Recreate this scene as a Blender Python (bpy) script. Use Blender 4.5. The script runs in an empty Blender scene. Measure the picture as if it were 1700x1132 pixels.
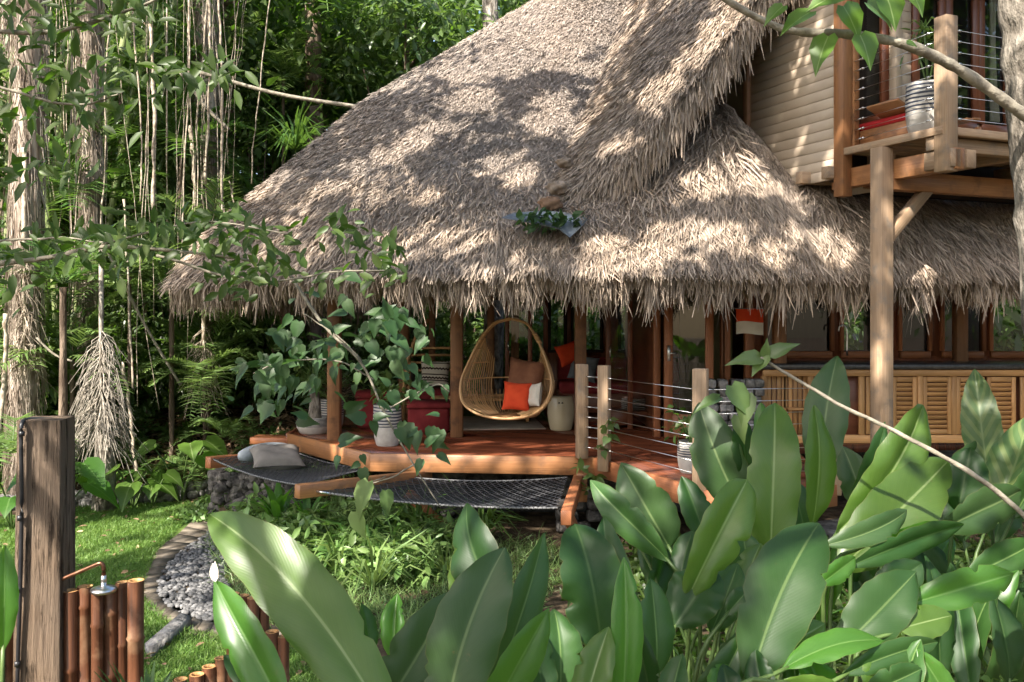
import bpy, math, random
import numpy as np
from mathutils import Matrix
from math import sin, cos, pi, radians, sqrt
random.seed(7)
R = np.random.default_rng(7)
SC = bpy.context.scene
COL = SC.collection

# ---------------------------------------------------------------- camera, sky, sun, exposure
F = 1500.0; HZ = 515.0; EYE = 2.6
cam = bpy.data.objects.new('camera', bpy.data.cameras.new('camera')); COL.objects.link(cam)
cam.data.sensor_width = 36; cam.data.lens = F/1700*36
cam.data.shift_y = -(566-HZ)/1700
cam.location = (0, 0, EYE); cam.rotation_euler = (pi/2, 0, 0)
cam.data.clip_start = .1; cam.data.clip_end = 2000
SC.camera = cam
SUN = np.array([-.43, -.56, .71]); SUN /= np.linalg.norm(SUN)
W = bpy.data.worlds.new('World'); SC.world = W; W.use_nodes = True
nt = W.node_tree; nt.nodes.clear()
sky = nt.nodes.new('ShaderNodeTexSky'); sky.sky_type = 'NISHITA'; sky.sun_disc = False
sky.sun_elevation = math.asin(SUN[2]); sky.sun_rotation = math.atan2(SUN[0], SUN[1])
sky.air_density = 1.0; sky.dust_density = 3.0; sky.ozone_density = 1.0
bg = nt.nodes.new('ShaderNodeBackground'); bg.inputs[1].default_value = .15
wo = nt.nodes.new('ShaderNodeOutputWorld')
nt.links.new(sky.outputs[0], bg.inputs[0]); nt.links.new(bg.outputs[0], wo.inputs[0])
sl = bpy.data.lights.new('sun', 'SUN'); sl.energy = 5.0; sl.angle = radians(.6); sl.color = (1, .93, .83)
so = bpy.data.objects.new('sun', sl); COL.objects.link(so)
so.rotation_euler = (math.acos(SUN[2]), 0, math.atan2(SUN[1], SUN[0]) + pi/2)
SC.view_settings.view_transform = 'Standard'; SC.view_settings.look = 'None'
SC.view_settings.exposure = 1.62; SC.view_settings.gamma = 1
SC.cycles.use_denoising = True
SC.cycles.max_bounces = 8; SC.cycles.diffuse_bounces = 4; SC.cycles.transparent_max_bounces = 12
SC.cycles.sample_clamp_indirect = 6

# ---------------------------------------------------------------- helpers
def A(*v): return np.array(v, float)
def nrm(v):
    v = np.asarray(v, float)
    return v/np.maximum(np.linalg.norm(v, axis=-1, keepdims=True), 1e-9)
def P(px, py, d): return A((px-850)/F*d, d, EYE+(HZ-py)/F*d)
def G(px, py, z=0.): return P(px, py, (EYE-z)*F/(py-HZ))

class MB:
    def __init__(s): s.v=[]; s.n=0; s.f=[]; s.u=[]
    def add(s, verts, faces, uv=None, mi=0):
        verts = np.asarray(verts, float).reshape(-1, 3); faces = np.asarray(faces, int)
        if faces.ndim == 1: faces = faces[None]
        if uv is None: uv = np.zeros((len(verts), 2))
        s.v.append(verts); s.u.append(np.asarray(uv, float).reshape(-1, 2))
        s.f.append((faces+s.n, mi)); s.n += len(verts)
    def build(s, name, mats, parent=None, smooth=False):
        me = bpy.data.meshes.new(name)
        V = np.concatenate(s.v); U = np.concatenate(s.u)
        me.vertices.add(len(V)); me.vertices.foreach_set('co', V.ravel().astype(np.float32))
        loops = np.concatenate([f.ravel() for f, _ in s.f])
        tot = np.concatenate([np.full(len(f), f.shape[1]) for f, _ in s.f])
        mi = np.concatenate([np.full(len(f), m) for f, m in s.f])
        st = np.concatenate([[0], np.cumsum(tot)[:-1]])
        me.loops.add(len(loops)); me.loops.foreach_set('vertex_index', loops.astype(np.int32))
        me.polygons.add(len(tot)); me.polygons.foreach_set('loop_start', st.astype(np.int32))
        me.polygons.foreach_set('loop_total', tot.astype(np.int32))
        me.polygons.foreach_set('material_index', mi.astype(np.int32))
        if smooth: me.polygons.foreach_set('use_smooth', np.ones(len(tot), bool))
        uv = me.uv_layers.new(name='UVMap')
        uv.data.foreach_set('uv', U[loops].ravel().astype(np.float32))
        for m in (mats if isinstance(mats, (list, tuple)) else [mats]): me.materials.append(m)
        me.update(calc_edges=True)
        o = bpy.data.objects.new(name, me); COL.objects.link(o)
        if parent is not None: o.parent = parent; o.matrix_parent_inverse = Matrix.Translation(-parent.location)
        return o

def tag(o, label=None, cat=None, group=None, kind=None):
    if label: o['label'] = label
    if cat: o['category'] = cat
    if group: o['group'] = group
    if kind: o['kind'] = kind
    return o
def thing(name, label, cat, group=None, loc=(0, 0, 0), rz=0):
    o = bpy.data.objects.new(name, None); COL.objects.link(o)
    o.location = loc; o.rotation_euler = (0, 0, rz); o.empty_display_size = .1
    return tag(o, label, cat, group)
def copy_thing(o, loc, rz=0, label=None, scale=None):
    c = o.copy(); COL.objects.link(c); c.location = loc; c.rotation_euler = (0, 0, rz)
    if scale: c.scale = (scale,)*3 if not isinstance(scale, tuple) else scale
    if label: c['label'] = label
    for ch in list(o.children):
        d = ch.copy(); COL.objects.link(d); d.parent = c
        for g in list(ch.children):
            e = g.copy(); COL.objects.link(e); e.parent = d
    return c

_S = [(-1,-1,-1),(1,-1,-1),(-1,1,-1),(1,1,-1),(-1,-1,1),(1,-1,1),(-1,1,1),(1,1,1)]
def box(mb, c, h, ax=None, b=.006, mi=0):
    """chamfered box: centre c, half sizes h, axes rows ax"""
    c = np.asarray(c, float); h = np.asarray(h, float); b = min(b, h.min()*.45)
    ax = np.eye(3) if ax is None else np.asarray(ax, float)
    V = []; idx = {}
    for si, s in enumerate(_S):
        for a in range(3):
            p = [s[k]*(h[k] if k == a else h[k]-b) for k in range(3)]
            idx[si, a] = len(V); V.append(p)
    V = np.array(V); q = []; t = []
    for a in range(3):
        for sg in (-1, 1):
            cs = [i for i, s in enumerate(_S) if s[a] == sg]
            q.append([idx[cs[0],a], idx[cs[1],a], idx[cs[3],a], idx[cs[2],a]])
    for a in range(3):
        bb, cc = [k for k in range(3) if k != a]
        for s1 in (-1, 1):
            for s2 in (-1, 1):
                e = [i for i, s in enumerate(_S) if s[bb] == s1 and s[cc] == s2]
                q.append([idx[e[0],bb], idx[e[1],bb], idx[e[1],cc], idx[e[0],cc]])
    for i in range(8): t.append([idx[i,0], idx[i,1], idx[i,2]])
    def fix(fs):
        out = []
        for f in fs:
            p = V[f]; n = np.cross(p[1]-p[0], p[2]-p[0])
            out.append(f if n @ p.mean(0) > 0 else f[::-1])
        return out
    o = np.argsort(-h); uv = np.stack([V[:,o[0]], V[:,o[1]]+V[:,o[2]]], 1) + R.random(2)*20
    W_ = c + V @ ax
    n0 = mb.n
    mb.add(W_, fix(q), uv, mi)
    mb.f.append((np.array(fix(t))+n0, mi))
def beam(mb, p0, p1, w, h, up=(0,0,1), b=.006, mi=0):
    p0 = np.asarray(p0, float); p1 = np.asarray(p1, float); d = p1-p0; L = np.linalg.norm(d); d /= L
    s = nrm(np.cross(d, up)) if abs(d @ np.asarray(up, float)) < .999 else A(1,0,0)
    u = np.cross(s, d)
    box(mb, (p0+p1)/2, (L/2, w/2, h/2), np.array([d, s, u]), b, mi)
def tube(mb, pts, rad, n=8, mi=0, cap=True):
    pts = np.asarray(pts, float); k = len(pts); rad = np.broadcast_to(np.asarray(rad, float), (k,))
    T = nrm(np.gradient(pts, axis=0)); ref = A(0,0,1) if abs(T[0,2]) < .9 else A(1,0,0)
    S = nrm(np.cross(T, ref)); B = np.cross(S, T)
    a = np.linspace(0, 2*pi, n, endpoint=False)
    V = pts[:,None] + rad[:,None,None]*(S[:,None]*np.cos(a)[None,:,None] + B[:,None]*np.sin(a)[None,:,None])
    L = np.concatenate([[0], np.cumsum(np.linalg.norm(np.diff(pts, axis=0), axis=1))])
    uv = np.stack([np.repeat(L, n), np.tile(np.abs(a-pi)/pi*rad.mean()*3, k)], 1) + R.random(2)*20
    i = np.arange(k-1)[:,None]*n; j = np.arange(n)[None]; j2 = (j+1) % n
    q = np.stack([i+j, i+n+j, i+n+j2, i+j2], -1).reshape(-1, 4)
    n0 = mb.n; mb.add(V.reshape(-1, 3), q, uv, mi)
    if cap:
        mb.f.append((np.array([np.arange(n)+n0]), mi)); mb.f.append((np.array([np.arange(n)[::-1]+(k-1)*n+n0]), mi))
def lathe(mb, c, prof, n=32, mi=0):
    prof = np.asarray(prof, float); k = len(prof); a = np.linspace(0, 2*pi, n+1)
    V = np.stack([np.outer(prof[:,0], np.cos(a)), np.outer(prof[:,0], np.sin(a)), np.repeat(prof[:,1][:,None], n+1, 1)], -1)
    uv = np.stack([np.tile(a, k), np.repeat(prof[:,1], n+1)], 1)
    i = np.arange(k-1)[:,None]*(n+1); j = np.arange(n)[None]
    q = np.stack([i+j, i+j+1, i+n+2+j, i+n+1+j], -1).reshape(-1, 4)
    mb.add(V.reshape(-1, 3)+np.asarray(c, float), q, uv, mi)
def prism(mb, poly, z0, z1, mi=0):
    poly = np.asarray(poly, float); k = len(poly)
    if np.sum(poly[:,0]*np.roll(poly[:,1],-1)-poly[:,1]*np.roll(poly[:,0],-1)) < 0: poly = poly[::-1]
    V = np.concatenate([np.c_[poly, np.full(k, z0)], np.c_[poly, np.full(k, z1)]]); uv = V[:,:2]
    n0 = mb.n
    mb.add(V, [[i, (i+1)%k, k+(i+1)%k, k+i] for i in range(k)], uv, mi)
    mb.f.append((np.array([np.arange(k)+k+n0]), mi)); mb.f.append((np.array([np.arange(k)[::-1]+n0]), mi))
def grid(mb, fn, nu, nv, mi=0):
    u, v = np.meshgrid(np.linspace(0,1,nu), np.linspace(0,1,nv)); Pn = fn(u.ravel(), v.ravel())
    i = (np.arange(nv-1)[:,None]*nu + np.arange(nu-1)[None]).ravel()
    mb.add(Pn, np.stack([i, i+1, i+nu+1, i+nu], 1), np.stack([u.ravel(), v.ravel()], 1), mi)
def sheet(mb, poly, zf, step=.25, mi=0):
    """flat-ish polygon as a fan around centroid"""
    poly = np.asarray(poly, float); c = poly.mean(0); k = len(poly)
    pts = np.concatenate([[c], poly]); z = zf(pts[:,0], pts[:,1])
    mb.add(np.c_[pts, z], [[0, 1+i, 1+(i+1)%k] for i in range(k)], pts, mi)
def interp(u, us, pts):
    pts = np.asarray(pts, float); return np.stack([np.interp(u, us, pts[:,k]) for k in range(pts.shape[1])], -1)
def spline(pts, n):
    pts = np.asarray(pts, float); k = len(pts)
    if k < 3: return pts[0]+(pts[-1]-pts[0])*np.linspace(0,1,n)[:,None]
    m = np.gradient(pts, axis=0); t = np.linspace(0, k-1, n); i = np.minimum(t.astype(int), k-2); f = (t-i)[:,None]
    return ((2*f**3-3*f**2+1)*pts[i]+(f**3-2*f**2+f)*m[i]+(-2*f**3+3*f**2)*pts[i+1]+(f**3-f**2)*m[i+1])

# leaves: template (t along, s across, z)
_OV = (np.array([(0,0,0),(.25,.36,.06),(.6,.38,.05),(1,0,-.04),(.6,-.38,.05),(.25,-.36,.06),(.28,0,-.02),(.62,0,-.03)]),
       np.array([(6,7,2,1),(6,5,4,7)]), np.array([(0,6,1),(0,5,6),(7,3,2),(7,4,3)]))
_DI = (np.array([(0,0,0),(.42,.45,.05),(1,0,-.06),(.42,-.45,.05)]), np.array([(0,3,2,1)]), None)
_HE = (np.array([(0,0,0),(-.08,.22,.04),(.1,.5,.08),(.42,.48,.08),(.75,.2,.02),(1.05,0,-.1),(.75,-.2,.02),(.42,-.48,.08),(.1,-.5,.08),(-.08,-.22,.04),(.3,0,0),(.7,0,-.04)]),
       np.array([(0,10,2,1),(10,3,2,2),(10,11,4,3),(0,9,8,10),(10,8,7,7),(10,7,6,11)])[[0,2,3,5]], np.array([(10,3,2),(10,8,7),(11,5,4),(11,6,5)]))
def leaves(mb, pos, d, nn, L, Wd, tpl=_OV, mi=0, droop=0.):
    pos = np.asarray(pos, float); k = len(pos); d = nrm(d); s = nrm(np.cross(d, nn)); n2 = np.cross(s, d)
    T, q, t = tpl; L = np.broadcast_to(L, (k,)); Wd = np.broadcast_to(Wd, (k,))
    V = pos[:,None] + d[:,None]*(T[None,:,0,None]*L[:,None,None]) + s[:,None]*(T[None,:,1,None]*Wd[:,None,None]) \
        + n2[:,None]*((T[None,:,2,None]-droop*T[None,:,0,None]**2)*L[:,None,None])
    m = len(T); uv = np.tile(np.stack([T[:,1]+.5, T[:,0]], 1), (k, 1)); off = np.arange(k)[:,None,None]*m
    n0 = mb.n; mb.add(V.reshape(-1,3), (q[None]+off).reshape(-1, q.shape[1]), uv, mi)
    if t is not None: mb.f.append(((t[None]+off).reshape(-1, 3)+n0, mi))
def rnd(k, s=1.): return R.normal(size=(k, 3))*s
def clump(mb, centers, r, n, L, asp=.5, up=.7, tpl=_OV, mi=0, droop=.1):
    """n leaves round every centre"""
    centers = np.asarray(centers, float).reshape(-1, 3); k = len(centers)*n
    r = np.broadcast_to(np.asarray(r, float), (len(centers),))
    o = nrm(rnd(k))*(R.random((k, 1))**.45); o[:,2] *= .75
    p = np.repeat(centers, n, 0)+o*np.repeat(r, n)[:,None]
    d = nrm(o + rnd(k, .5) - A(0,0,.25)); nn = nrm(rnd(k, .6)+A(0,0,up)+o*.5)
    l = L*(.6+.7*R.random(k)); leaves(mb, p, d, nn, l, l*asp*(.8+.4*R.random(k)), tpl, mi, droop)
def strips(mb, p0, p1, p2, w, side, mi=0, taper=.3):
    """two-segment ribbons p0-p1-p2 (arrays)"""
    k = len(p0); side = nrm(side); w = np.broadcast_to(w, (k,))[:,None]*.5
    V = np.stack([p0-side*w, p0+side*w, p1-side*w, p1+side*w, p2-side*w*taper, p2+side*w*taper], 1)
    off = np.arange(k)[:,None,None]*6
    uv = np.tile(np.array([(0,0),(1,0),(0,.5),(1,.5),(0,1),(1,1)], float), (k, 1))
    mb.add(V.reshape(-1,3), (np.array([(0,1,3,2),(2,3,5,4)])[None]+off).reshape(-1,4), uv, mi)

# ---------------------------------------------------------------- materials
class N:
    def __init__(s, name):
        s.m = bpy.data.materials.new(name); s.m.use_nodes = True; s.t = s.m.node_tree; s.t.nodes.clear()
        s.out = s.n('OutputMaterial')
    def n(s, k, **kw):
        o = s.t.nodes.new('ShaderNode'+k)
        for a, b in kw.items(): setattr(o, a, b)
        return o
    def l(s, a, b): s.t.links.new(a, b)
    def math(s, op, a, b=None, c=None):
        o = s.n('Math', operation=op)
        for i, x in enumerate((a, b, c)):
            if x is None: continue
            if isinstance(x, (int, float)): o.inputs[i].default_value = x
            else: s.l(x, o.inputs[i])
        return o.outputs[0]
    def mix(s, f, a, b, mode='MIX'):
        o = s.n('Mix', data_type='RGBA', blend_type=mode)
        for i, x in ((0, f), (6, a), (7, b)):
            if isinstance(x, (int, float)): o.inputs[i].default_value = x
            elif isinstance(x, tuple): o.inputs[i].default_value = (*x, 1)
            else: s.l(x, o.inputs[i])
        return o.outputs[2]
    def vec(s, kind='Object', sc=(1,1,1)):
        t = s.n('TexCoord'); m = s.n('Mapping'); m.inputs['Scale'].default_value = sc
        s.l(t.outputs[kind], m.inputs[0]); return m.outputs[0]
    def noise(s, v, scale, det=4, rough=.55, lo=.35, hi=.65):
        o = s.n('TexNoise'); o.inputs['Scale'].default_value = scale; o.inputs['Detail'].default_value = det; o.inputs['Roughness'].default_value = rough
        s.l(v, o.inputs['Vector']); r = s.n('MapRange'); r.inputs[1].default_value = lo; r.inputs[2].default_value = hi
        s.l(o.outputs[0], r.inputs[0]); return r.outputs[0]
    def island(s): return s.n('NewGeometry').outputs['Random Per Island']
    def hsv(s, col, h=None, sat=None, val=None):
        o = s.n('HueSaturation')
        for nme, x in (('Hue', h), ('Saturation', sat), ('Value', val)):
            if x is None: continue
            if isinstance(x, (int, float)): o.inputs[nme].default_value = x
            else: s.l(x, o.inputs[nme])
        s.l(col, o.inputs['Color']); return o.outputs[0]
    def rng(s, x, lo, hi):
        r = s.n('MapRange'); r.inputs[3].default_value = lo; r.inputs[4].default_value = hi; s.l(x, r.inputs[0]); return r.outputs[0]
    def bsdf(s, col, rough=.6, spec=.4, bump=None, bs=.3, bd=.01, trans=0., tcol=None, metal=0., coat=0.):
        b = s.n('BsdfPrincipled')
        if isinstance(col, tuple): b.inputs['Base Color'].default_value = (*col, 1)
        else: s.l(col, b.inputs['Base Color'])
        if isinstance(rough, (int, float)): b.inputs['Roughness'].default_value = rough
        else: s.l(rough, b.inputs['Roughness'])
        b.inputs['Specular IOR Level'].default_value = spec; b.inputs['Metallic'].default_value = metal
        b.inputs['Coat Weight'].default_value = coat
        if bump is not None:
            u = s.n('Bump'); u.inputs['Strength'].default_value = bs; u.inputs['Distance'].default_value = bd
            s.l(bump, u.inputs['Height']); s.l(u.outputs[0], b.inputs['Normal'])
        o = b.outputs[0]
        if trans:
            t = s.n('BsdfTranslucent')
            if tcol is None: tcol = col
            if isinstance(tcol, tuple): t.inputs[0].default_value = (*tcol, 1)
            else: s.l(tcol, t.inputs[0])
            mx = s.n('MixShader'); mx.inputs[0].default_value = trans
            s.l(o, mx.inputs[1]); s.l(t.outputs[0], mx.inputs[2]); o = mx.outputs[0]
        s.l(o, s.out.inputs[0]); return s.m
def m_plain(name, c1, c2, scale=6, rough=.6, spec=.4, sc=(1,1,1), bs=.25, isl=.0, metal=0., det=4, bd=.01, coat=0.):
    n = N(name); v = n.vec('Object', sc); x = n.noise(v, scale, det); col = n.mix(x, c1, c2)
    if isl: col = n.hsv(col, val=n.rng(n.island(), 1-isl, 1+isl))
    return n.bsdf(col, rough, spec, x, bs, bd, metal=metal, coat=coat)
def m_wood(name, c1, c2, rough=.5, spec=.35, fine=60, bs=.2, isl=.15, coat=0., wear=None):
    n = N(name); v = n.vec('UV', (1.2, fine, 1)); x = n.noise(v, 1.5, 5, .6, .3, .7)
    v2 = n.vec('UV', (.8, 6, 1)); y = n.noise(v2, 1.2, 3)
    col = n.mix(n.math('MULTIPLY', x, .85), c1, c2); col = n.hsv(col, val=n.rng(y, .78, 1.15))
    if wear:
        w = n.noise(n.vec('Object'), 5, 5, .6, .52, .68); col = n.mix(w, col, wear)
    if isl: col = n.hsv(col, val=n.rng(n.island(), 1-isl, 1+isl))
    return n.bsdf(col, rough, spec, x, bs, .006, coat=coat)
def m_leaf(name, c1, c2, rough=.42, spec=.5, trans=.3, tc=(.16,.3,.04), var=.35, scale=1.2):
    n = N(name); i = n.island(); x = n.noise(n.vec('Object'), scale, 2)
    col = n.mix(n.math('MULTIPLY_ADD', i, .6, n.math('MULTIPLY', x, .4)), c1, c2)
    i2 = n.math('FRACT', n.math('MULTIPLY', i, 17.3))
    col = n.hsv(col, h=n.rng(i2, .485, .515), val=n.rng(n.math('FRACT', n.math('MULTIPLY', i, 7.7)), 1-var, 1+var))
    return n.bsdf(col, rough, spec, trans=trans, tcol=tc)
def m_big(name, c1, c2, rib, trans=.3, tc=(.2,.36,.04), rough=.33, spec=.5, stripe=0., dirt=.3):
    """large veined leaf: u across, v along"""
    n = N(name); t = n.n('TexCoord'); sp = n.n('SeparateXYZ'); n.l(t.outputs['UV'], sp.inputs[0])
    a = n.math('ABSOLUTE', n.math('SUBTRACT', sp.outputs[0], .5))
    ph = n.math('ADD', n.math('MULTIPLY', sp.outputs[1], 1.), n.math('MULTIPLY', a, -.55))
    wob = n.noise(n.vec('UV', (3, 6, 1)), 1, 3, .5, .2, .8)
    ph = n.math('MULTIPLY_ADD', wob, .012, ph)
    ve = n.math('SINE', n.math('MULTIPLY', ph, 260.)); v2 = n.math('SINE', n.math('MULTIPLY', ph, 97.))
    vv = n.math('MULTIPLY_ADD', v2, .6, ve); vf = n.rng(vv, 0, 1); vf.node.inputs[1].default_value = -1.6; vf.node.inputs[2].default_value = 1.6
    x = n.noise(n.vec('Object'), 5, 4, .55, .3, .7)
    col = n.mix(x, c1, c2); col = n.hsv(col, val=n.rng(vf, .91, 1.07))
    if stripe:
        b = n.math('SINE', n.math('MULTIPLY', ph, 42.)); col = n.mix(n.math('MULTIPLY', n.math('GREATER_THAN', b, .25), stripe), col, (.32,.38,.12))
    # blemishes and dust
    dn = n.noise(n.vec('Object'), 28, 5, .7, .66, .74); col = n.mix(n.math('MULTIPLY', dn, dirt*1.8), col, (.2,.15,.06))
    dn2 = n.noise(n.vec('Object', (1,1,1.7)), 3.3, 4, .6, .5, .8); col = n.mix(n.math('MULTIPLY', dn2, .1), col, (.2,.24,.16))
    ed = n.n('MapRange'); ed.inputs[1].default_value = .485; ed.inputs[2].default_value = .5; n.l(a, ed.inputs[0])
    col = n.mix(n.math('MULTIPLY', ed.outputs[0], .5), col, (.2,.16,.05))
    r = n.n('MapRange'); r.inputs[1].default_value = .026; r.inputs[2].default_value = .012; n.l(a, r.inputs[0])
    col = n.mix(n.math('MULTIPLY', r.outputs[0], .8), col, rib)
    oi = n.n('ObjectInfo'); col = n.hsv(col, val=n.rng(oi.outputs['Random'], .5, .92))
    ro = n.rng(dn2, rough, rough+.2)
    return n.bsdf(col, ro, spec, vv, .035, .004, trans=trans, tcol=tc)

def m_thatch(name, c1, c2, c3):
    n = N(name); i = n.island(); x = n.noise(n.vec('Object'), 1.1, 4, .6, .35, .7)
    col = n.mix(i, c1, c2); col = n.mix(n.math('MULTIPLY', x, .6), col, c3)
    k = n.math('FRACT', n.math('MULTIPLY', i, 13.7)); col = n.hsv(col, val=n.rng(k, .48, 1.36))
    return n.bsdf(col, .75, .25, trans=.08)
M = {}
M['thatch'] = m_thatch('dry_thatch', (.32,.24,.175), (.5,.4,.31), (.28,.235,.2))
M['thatch_top'] = m_thatch('weathered_thatch', (.31,.25,.2), (.47,.39,.325), (.27,.24,.215))
M['thatch_base'] = m_plain('thatch_base', (.05,.037,.027), (.12,.09,.065), 30, .9, .1, bs=.8, bd=.05)
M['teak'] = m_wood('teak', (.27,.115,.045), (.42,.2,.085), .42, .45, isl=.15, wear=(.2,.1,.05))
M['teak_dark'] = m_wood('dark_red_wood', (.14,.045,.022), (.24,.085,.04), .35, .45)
M['teak_pale'] = m_wood('weathered_pale_timber', (.3,.19,.11), (.46,.33,.22), .65, .25, wear=(.24,.19,.145))
M['post'] = m_wood('brown_post', (.2,.09,.04), (.3,.15,.07), .5, .35, wear=(.13,.065,.035))
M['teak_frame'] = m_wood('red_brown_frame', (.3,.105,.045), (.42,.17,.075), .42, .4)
M['louvre'] = m_wood('honey_louvre_wood', (.45,.22,.08), (.64,.37,.155), .45, .35, isl=.2)
M['sleeper'] = None
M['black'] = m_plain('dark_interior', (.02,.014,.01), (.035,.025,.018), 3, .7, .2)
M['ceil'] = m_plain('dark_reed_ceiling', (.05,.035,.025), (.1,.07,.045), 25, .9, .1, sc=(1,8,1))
M['white'] = m_plain('cream_painted_boards', (.42,.33,.245), (.48,.385,.29), 2.5, .5, .35, bs=.02, isl=.03)
M['steel'] = m_plain('stainless_steel', (.6,.6,.6), (.7,.7,.7), 20, .28, .5, metal=1., bs=.03)
M['rope'] = m_plain('black_net_cord', (.03,.03,.033), (.08,.08,.085), 60, .6, .4)
M['ropew'] = m_plain('grey_edge_rope', (.1,.1,.1), (.24,.24,.24), 80, .8, .2)
M['rattan'] = m_wood('rattan', (.38,.2,.08), (.58,.36,.16), .45, .4, isl=.25)
M['stone'] = m_plain('grey_volcanic_stone', (.1,.095,.09), (.3,.285,.27), 9, .85, .2, bs=.6, isl=.35, bd=.03)
M['stone_dark'] = m_plain('dark_lava_stone', (.035,.033,.032), (.13,.12,.11), 9, .9, .2, bs=.7, isl=.4, bd=.03)
M['paver'] = m_plain('path_slab_stone', (.085,.068,.05), (.2,.168,.128), 7, .85, .2, bs=.4, isl=.2)
M['pebble'] = m_plain('pebble', (.05,.05,.052), (.17,.165,.16), 14, .6, .3, isl=.45)
M['soil'] = m_plain('soil', (.035,.024,.016), (.11,.08,.05), 5, .95, .1, bs=.7, bd=.04)
M['lawn'] = m_plain('lawn_turf', (.05,.09,.02), (.1,.15,.035), 5, .9, .1, bs=.5, bd=.02)
M['grass'] = m_leaf('grass_blade', (.085,.165,.03), (.18,.28,.07), .5, .3, .35, (.2,.36,.05))
M['mondo'] = m_leaf('pale_strap_grass', (.08,.15,.04), (.2,.29,.1), .45, .4, .25)
M['cover'] = m_leaf('ground_cover_leaf', (.08,.15,.035), (.19,.3,.09), .4, .5, .3)
M['jun'] = m_leaf('jungle_leaf', (.024,.047,.011), (.08,.118,.032), .45, .35, .35, (.14,.3,.02), .4)
M['jun2'] = m_leaf('bright_jungle_leaf', (.045,.085,.022), (.12,.18,.06), .36, .5, .35, (.2,.34,.05), .4)
M['jun3'] = m_leaf('olive_jungle_leaf', (.035,.07,.02), (.09,.13,.045), .5, .25, .35, (.16,.28,.04), .4)
M['heart'] = m_leaf('dull_heart_leaf', (.022,.052,.018), (.052,.1,.034), .45, .35, .25, (.12,.26,.05), .25)
M['palm'] = m_leaf('palm_leaflet', (.04,.1,.02), (.1,.19,.045), .35, .5, .3, (.16,.3,.04), .3)
M['palmlit'] = m_leaf('pale_lit_leaflet', (.09,.16,.04), (.19,.28,.095), .5, .3, .35, (.24,.36,.08), .35)  # lighter copy of the palm leaflet, sunlight put into its colour
M['deadleaf'] = m_leaf('dry_fallen_leaf', (.16,.095,.05), (.36,.25,.15), .8, .2, .15, (.3,.2,.1), .4)
M['bark'] = m_plain('rough_brown_bark', (.07,.048,.034), (.2,.15,.11), 9, .9, .2, sc=(1,1,.22), bs=.9, bd=.03)
M['barkpale'] = m_plain('pale_mottled_bark', (.07,.058,.045), (.35,.31,.26), 13, .9, .15, sc=(1,1,.45), bs=.9, bd=.03, det=9)
M['fibre'] = m_plain('shaggy_trunk_fibre', (.17,.13,.1), (.48,.41,.34), 12, .9, .15, sc=(1,1,.15), bs=.6, isl=.4)
M['vine'] = m_plain('pale_aerial_root', (.17,.13,.09), (.5,.43,.34), 14, .75, .25, isl=.35)
M['bamboo'] = m_plain('green_bamboo_culm', (.13,.17,.06), (.24,.28,.12), 4, .4, .4, sc=(1,1,.3), isl=.2)
M['bambood'] = m_wood('dark_bamboo', (.045,.018,.01), (.17,.068,.033), .34, .45, fine=26, bs=.15, isl=.4, wear=(.22,.13,.075))
M['branch'] = m_plain('grey_branch_bark', (.16,.14,.11), (.3,.27,.21), 18, .85, .2, bs=.5)
M['stem'] = m_plain('green_stem', (.04,.075,.018), (.09,.14,.04), 7, .45, .4, isl=.2)
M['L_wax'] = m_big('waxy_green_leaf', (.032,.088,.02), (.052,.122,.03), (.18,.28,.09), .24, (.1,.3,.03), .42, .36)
M['L_lit'] = m_big('pale_lit_leaf', (.07,.142,.02), (.11,.195,.034), (.3,.4,.15), .32, (.2,.42,.03), .36, .45)  # light leaf tone; sun on the lit leaves is put into it
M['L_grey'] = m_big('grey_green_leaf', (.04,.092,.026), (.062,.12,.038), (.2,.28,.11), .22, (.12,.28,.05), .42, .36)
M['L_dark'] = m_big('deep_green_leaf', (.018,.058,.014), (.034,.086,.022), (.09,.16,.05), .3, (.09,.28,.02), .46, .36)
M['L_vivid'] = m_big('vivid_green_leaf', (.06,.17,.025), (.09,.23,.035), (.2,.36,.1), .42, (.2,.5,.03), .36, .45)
M['L_stripe'] = m_big('striped_banana_leaf', (.075,.15,.045), (.11,.2,.065), (.28,.38,.15), .35, (.2,.4,.05), .4, .4, stripe=.45)
def m_fabric(name, c1, c2, rough=.9):
    n = N(name); v = n.vec('UV', (1,1,1)); w = n.noise(n.vec('Object'), 160, 2, .5, .3, .7); y = n.noise(n.vec('Object'), 6, 3)
    col = n.mix(y, c1, c2); return n.bsdf(col, rough, .15, w, .35, .002)
M['f_orange'] = m_fabric('orange_fabric', (.6,.055,.02), (.66,.075,.025))
M['f_white'] = m_fabric('natural_white_fabric', (.58,.53,.45), (.66,.61,.53))
M['f_brown'] = m_fabric('brown_knit_fabric', (.17,.07,.04), (.25,.11,.06))
M['f_maroon'] = m_fabric('maroon_fabric', (.17,.022,.024), (.24,.035,.035))
M['f_red'] = m_fabric('red_fabric', (.36,.02,.024), (.45,.03,.03))
M['f_grey'] = m_fabric('taupe_grey_fabric', (.17,.155,.14), (.22,.2,.18))
M['f_blue'] = m_fabric('pale_blue_grey_fabric', (.27,.3,.32), (.34,.37,.39))
M['f_rug'] = m_fabric('rug_weave', (.34,.28,.22), (.45,.38,.3))
M['f_slate'] = m_fabric('slate_blue_fabric', (.14,.16,.18), (.2,.22,.24))
M['cream'] = m_plain('cream_glazed_ceramic', (.62,.52,.33), (.7,.6,.4), 3, .18, .5, bs=.03, coat=.3)
M['porcelain'] = m_plain('white_plates', (.6,.58,.54), (.7,.68,.64), 3, .25, .5, bs=.02)
M['copper'] = m_plain('aged_copper_pipe', (.16,.075,.045), (.3,.16,.1), 14, .35, .5, metal=.9, bs=.1)
M['pipe'] = m_plain('black_hose', (.012,.012,.014), (.02,.02,.022), 14, .4, .5, bs=.05)
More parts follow.
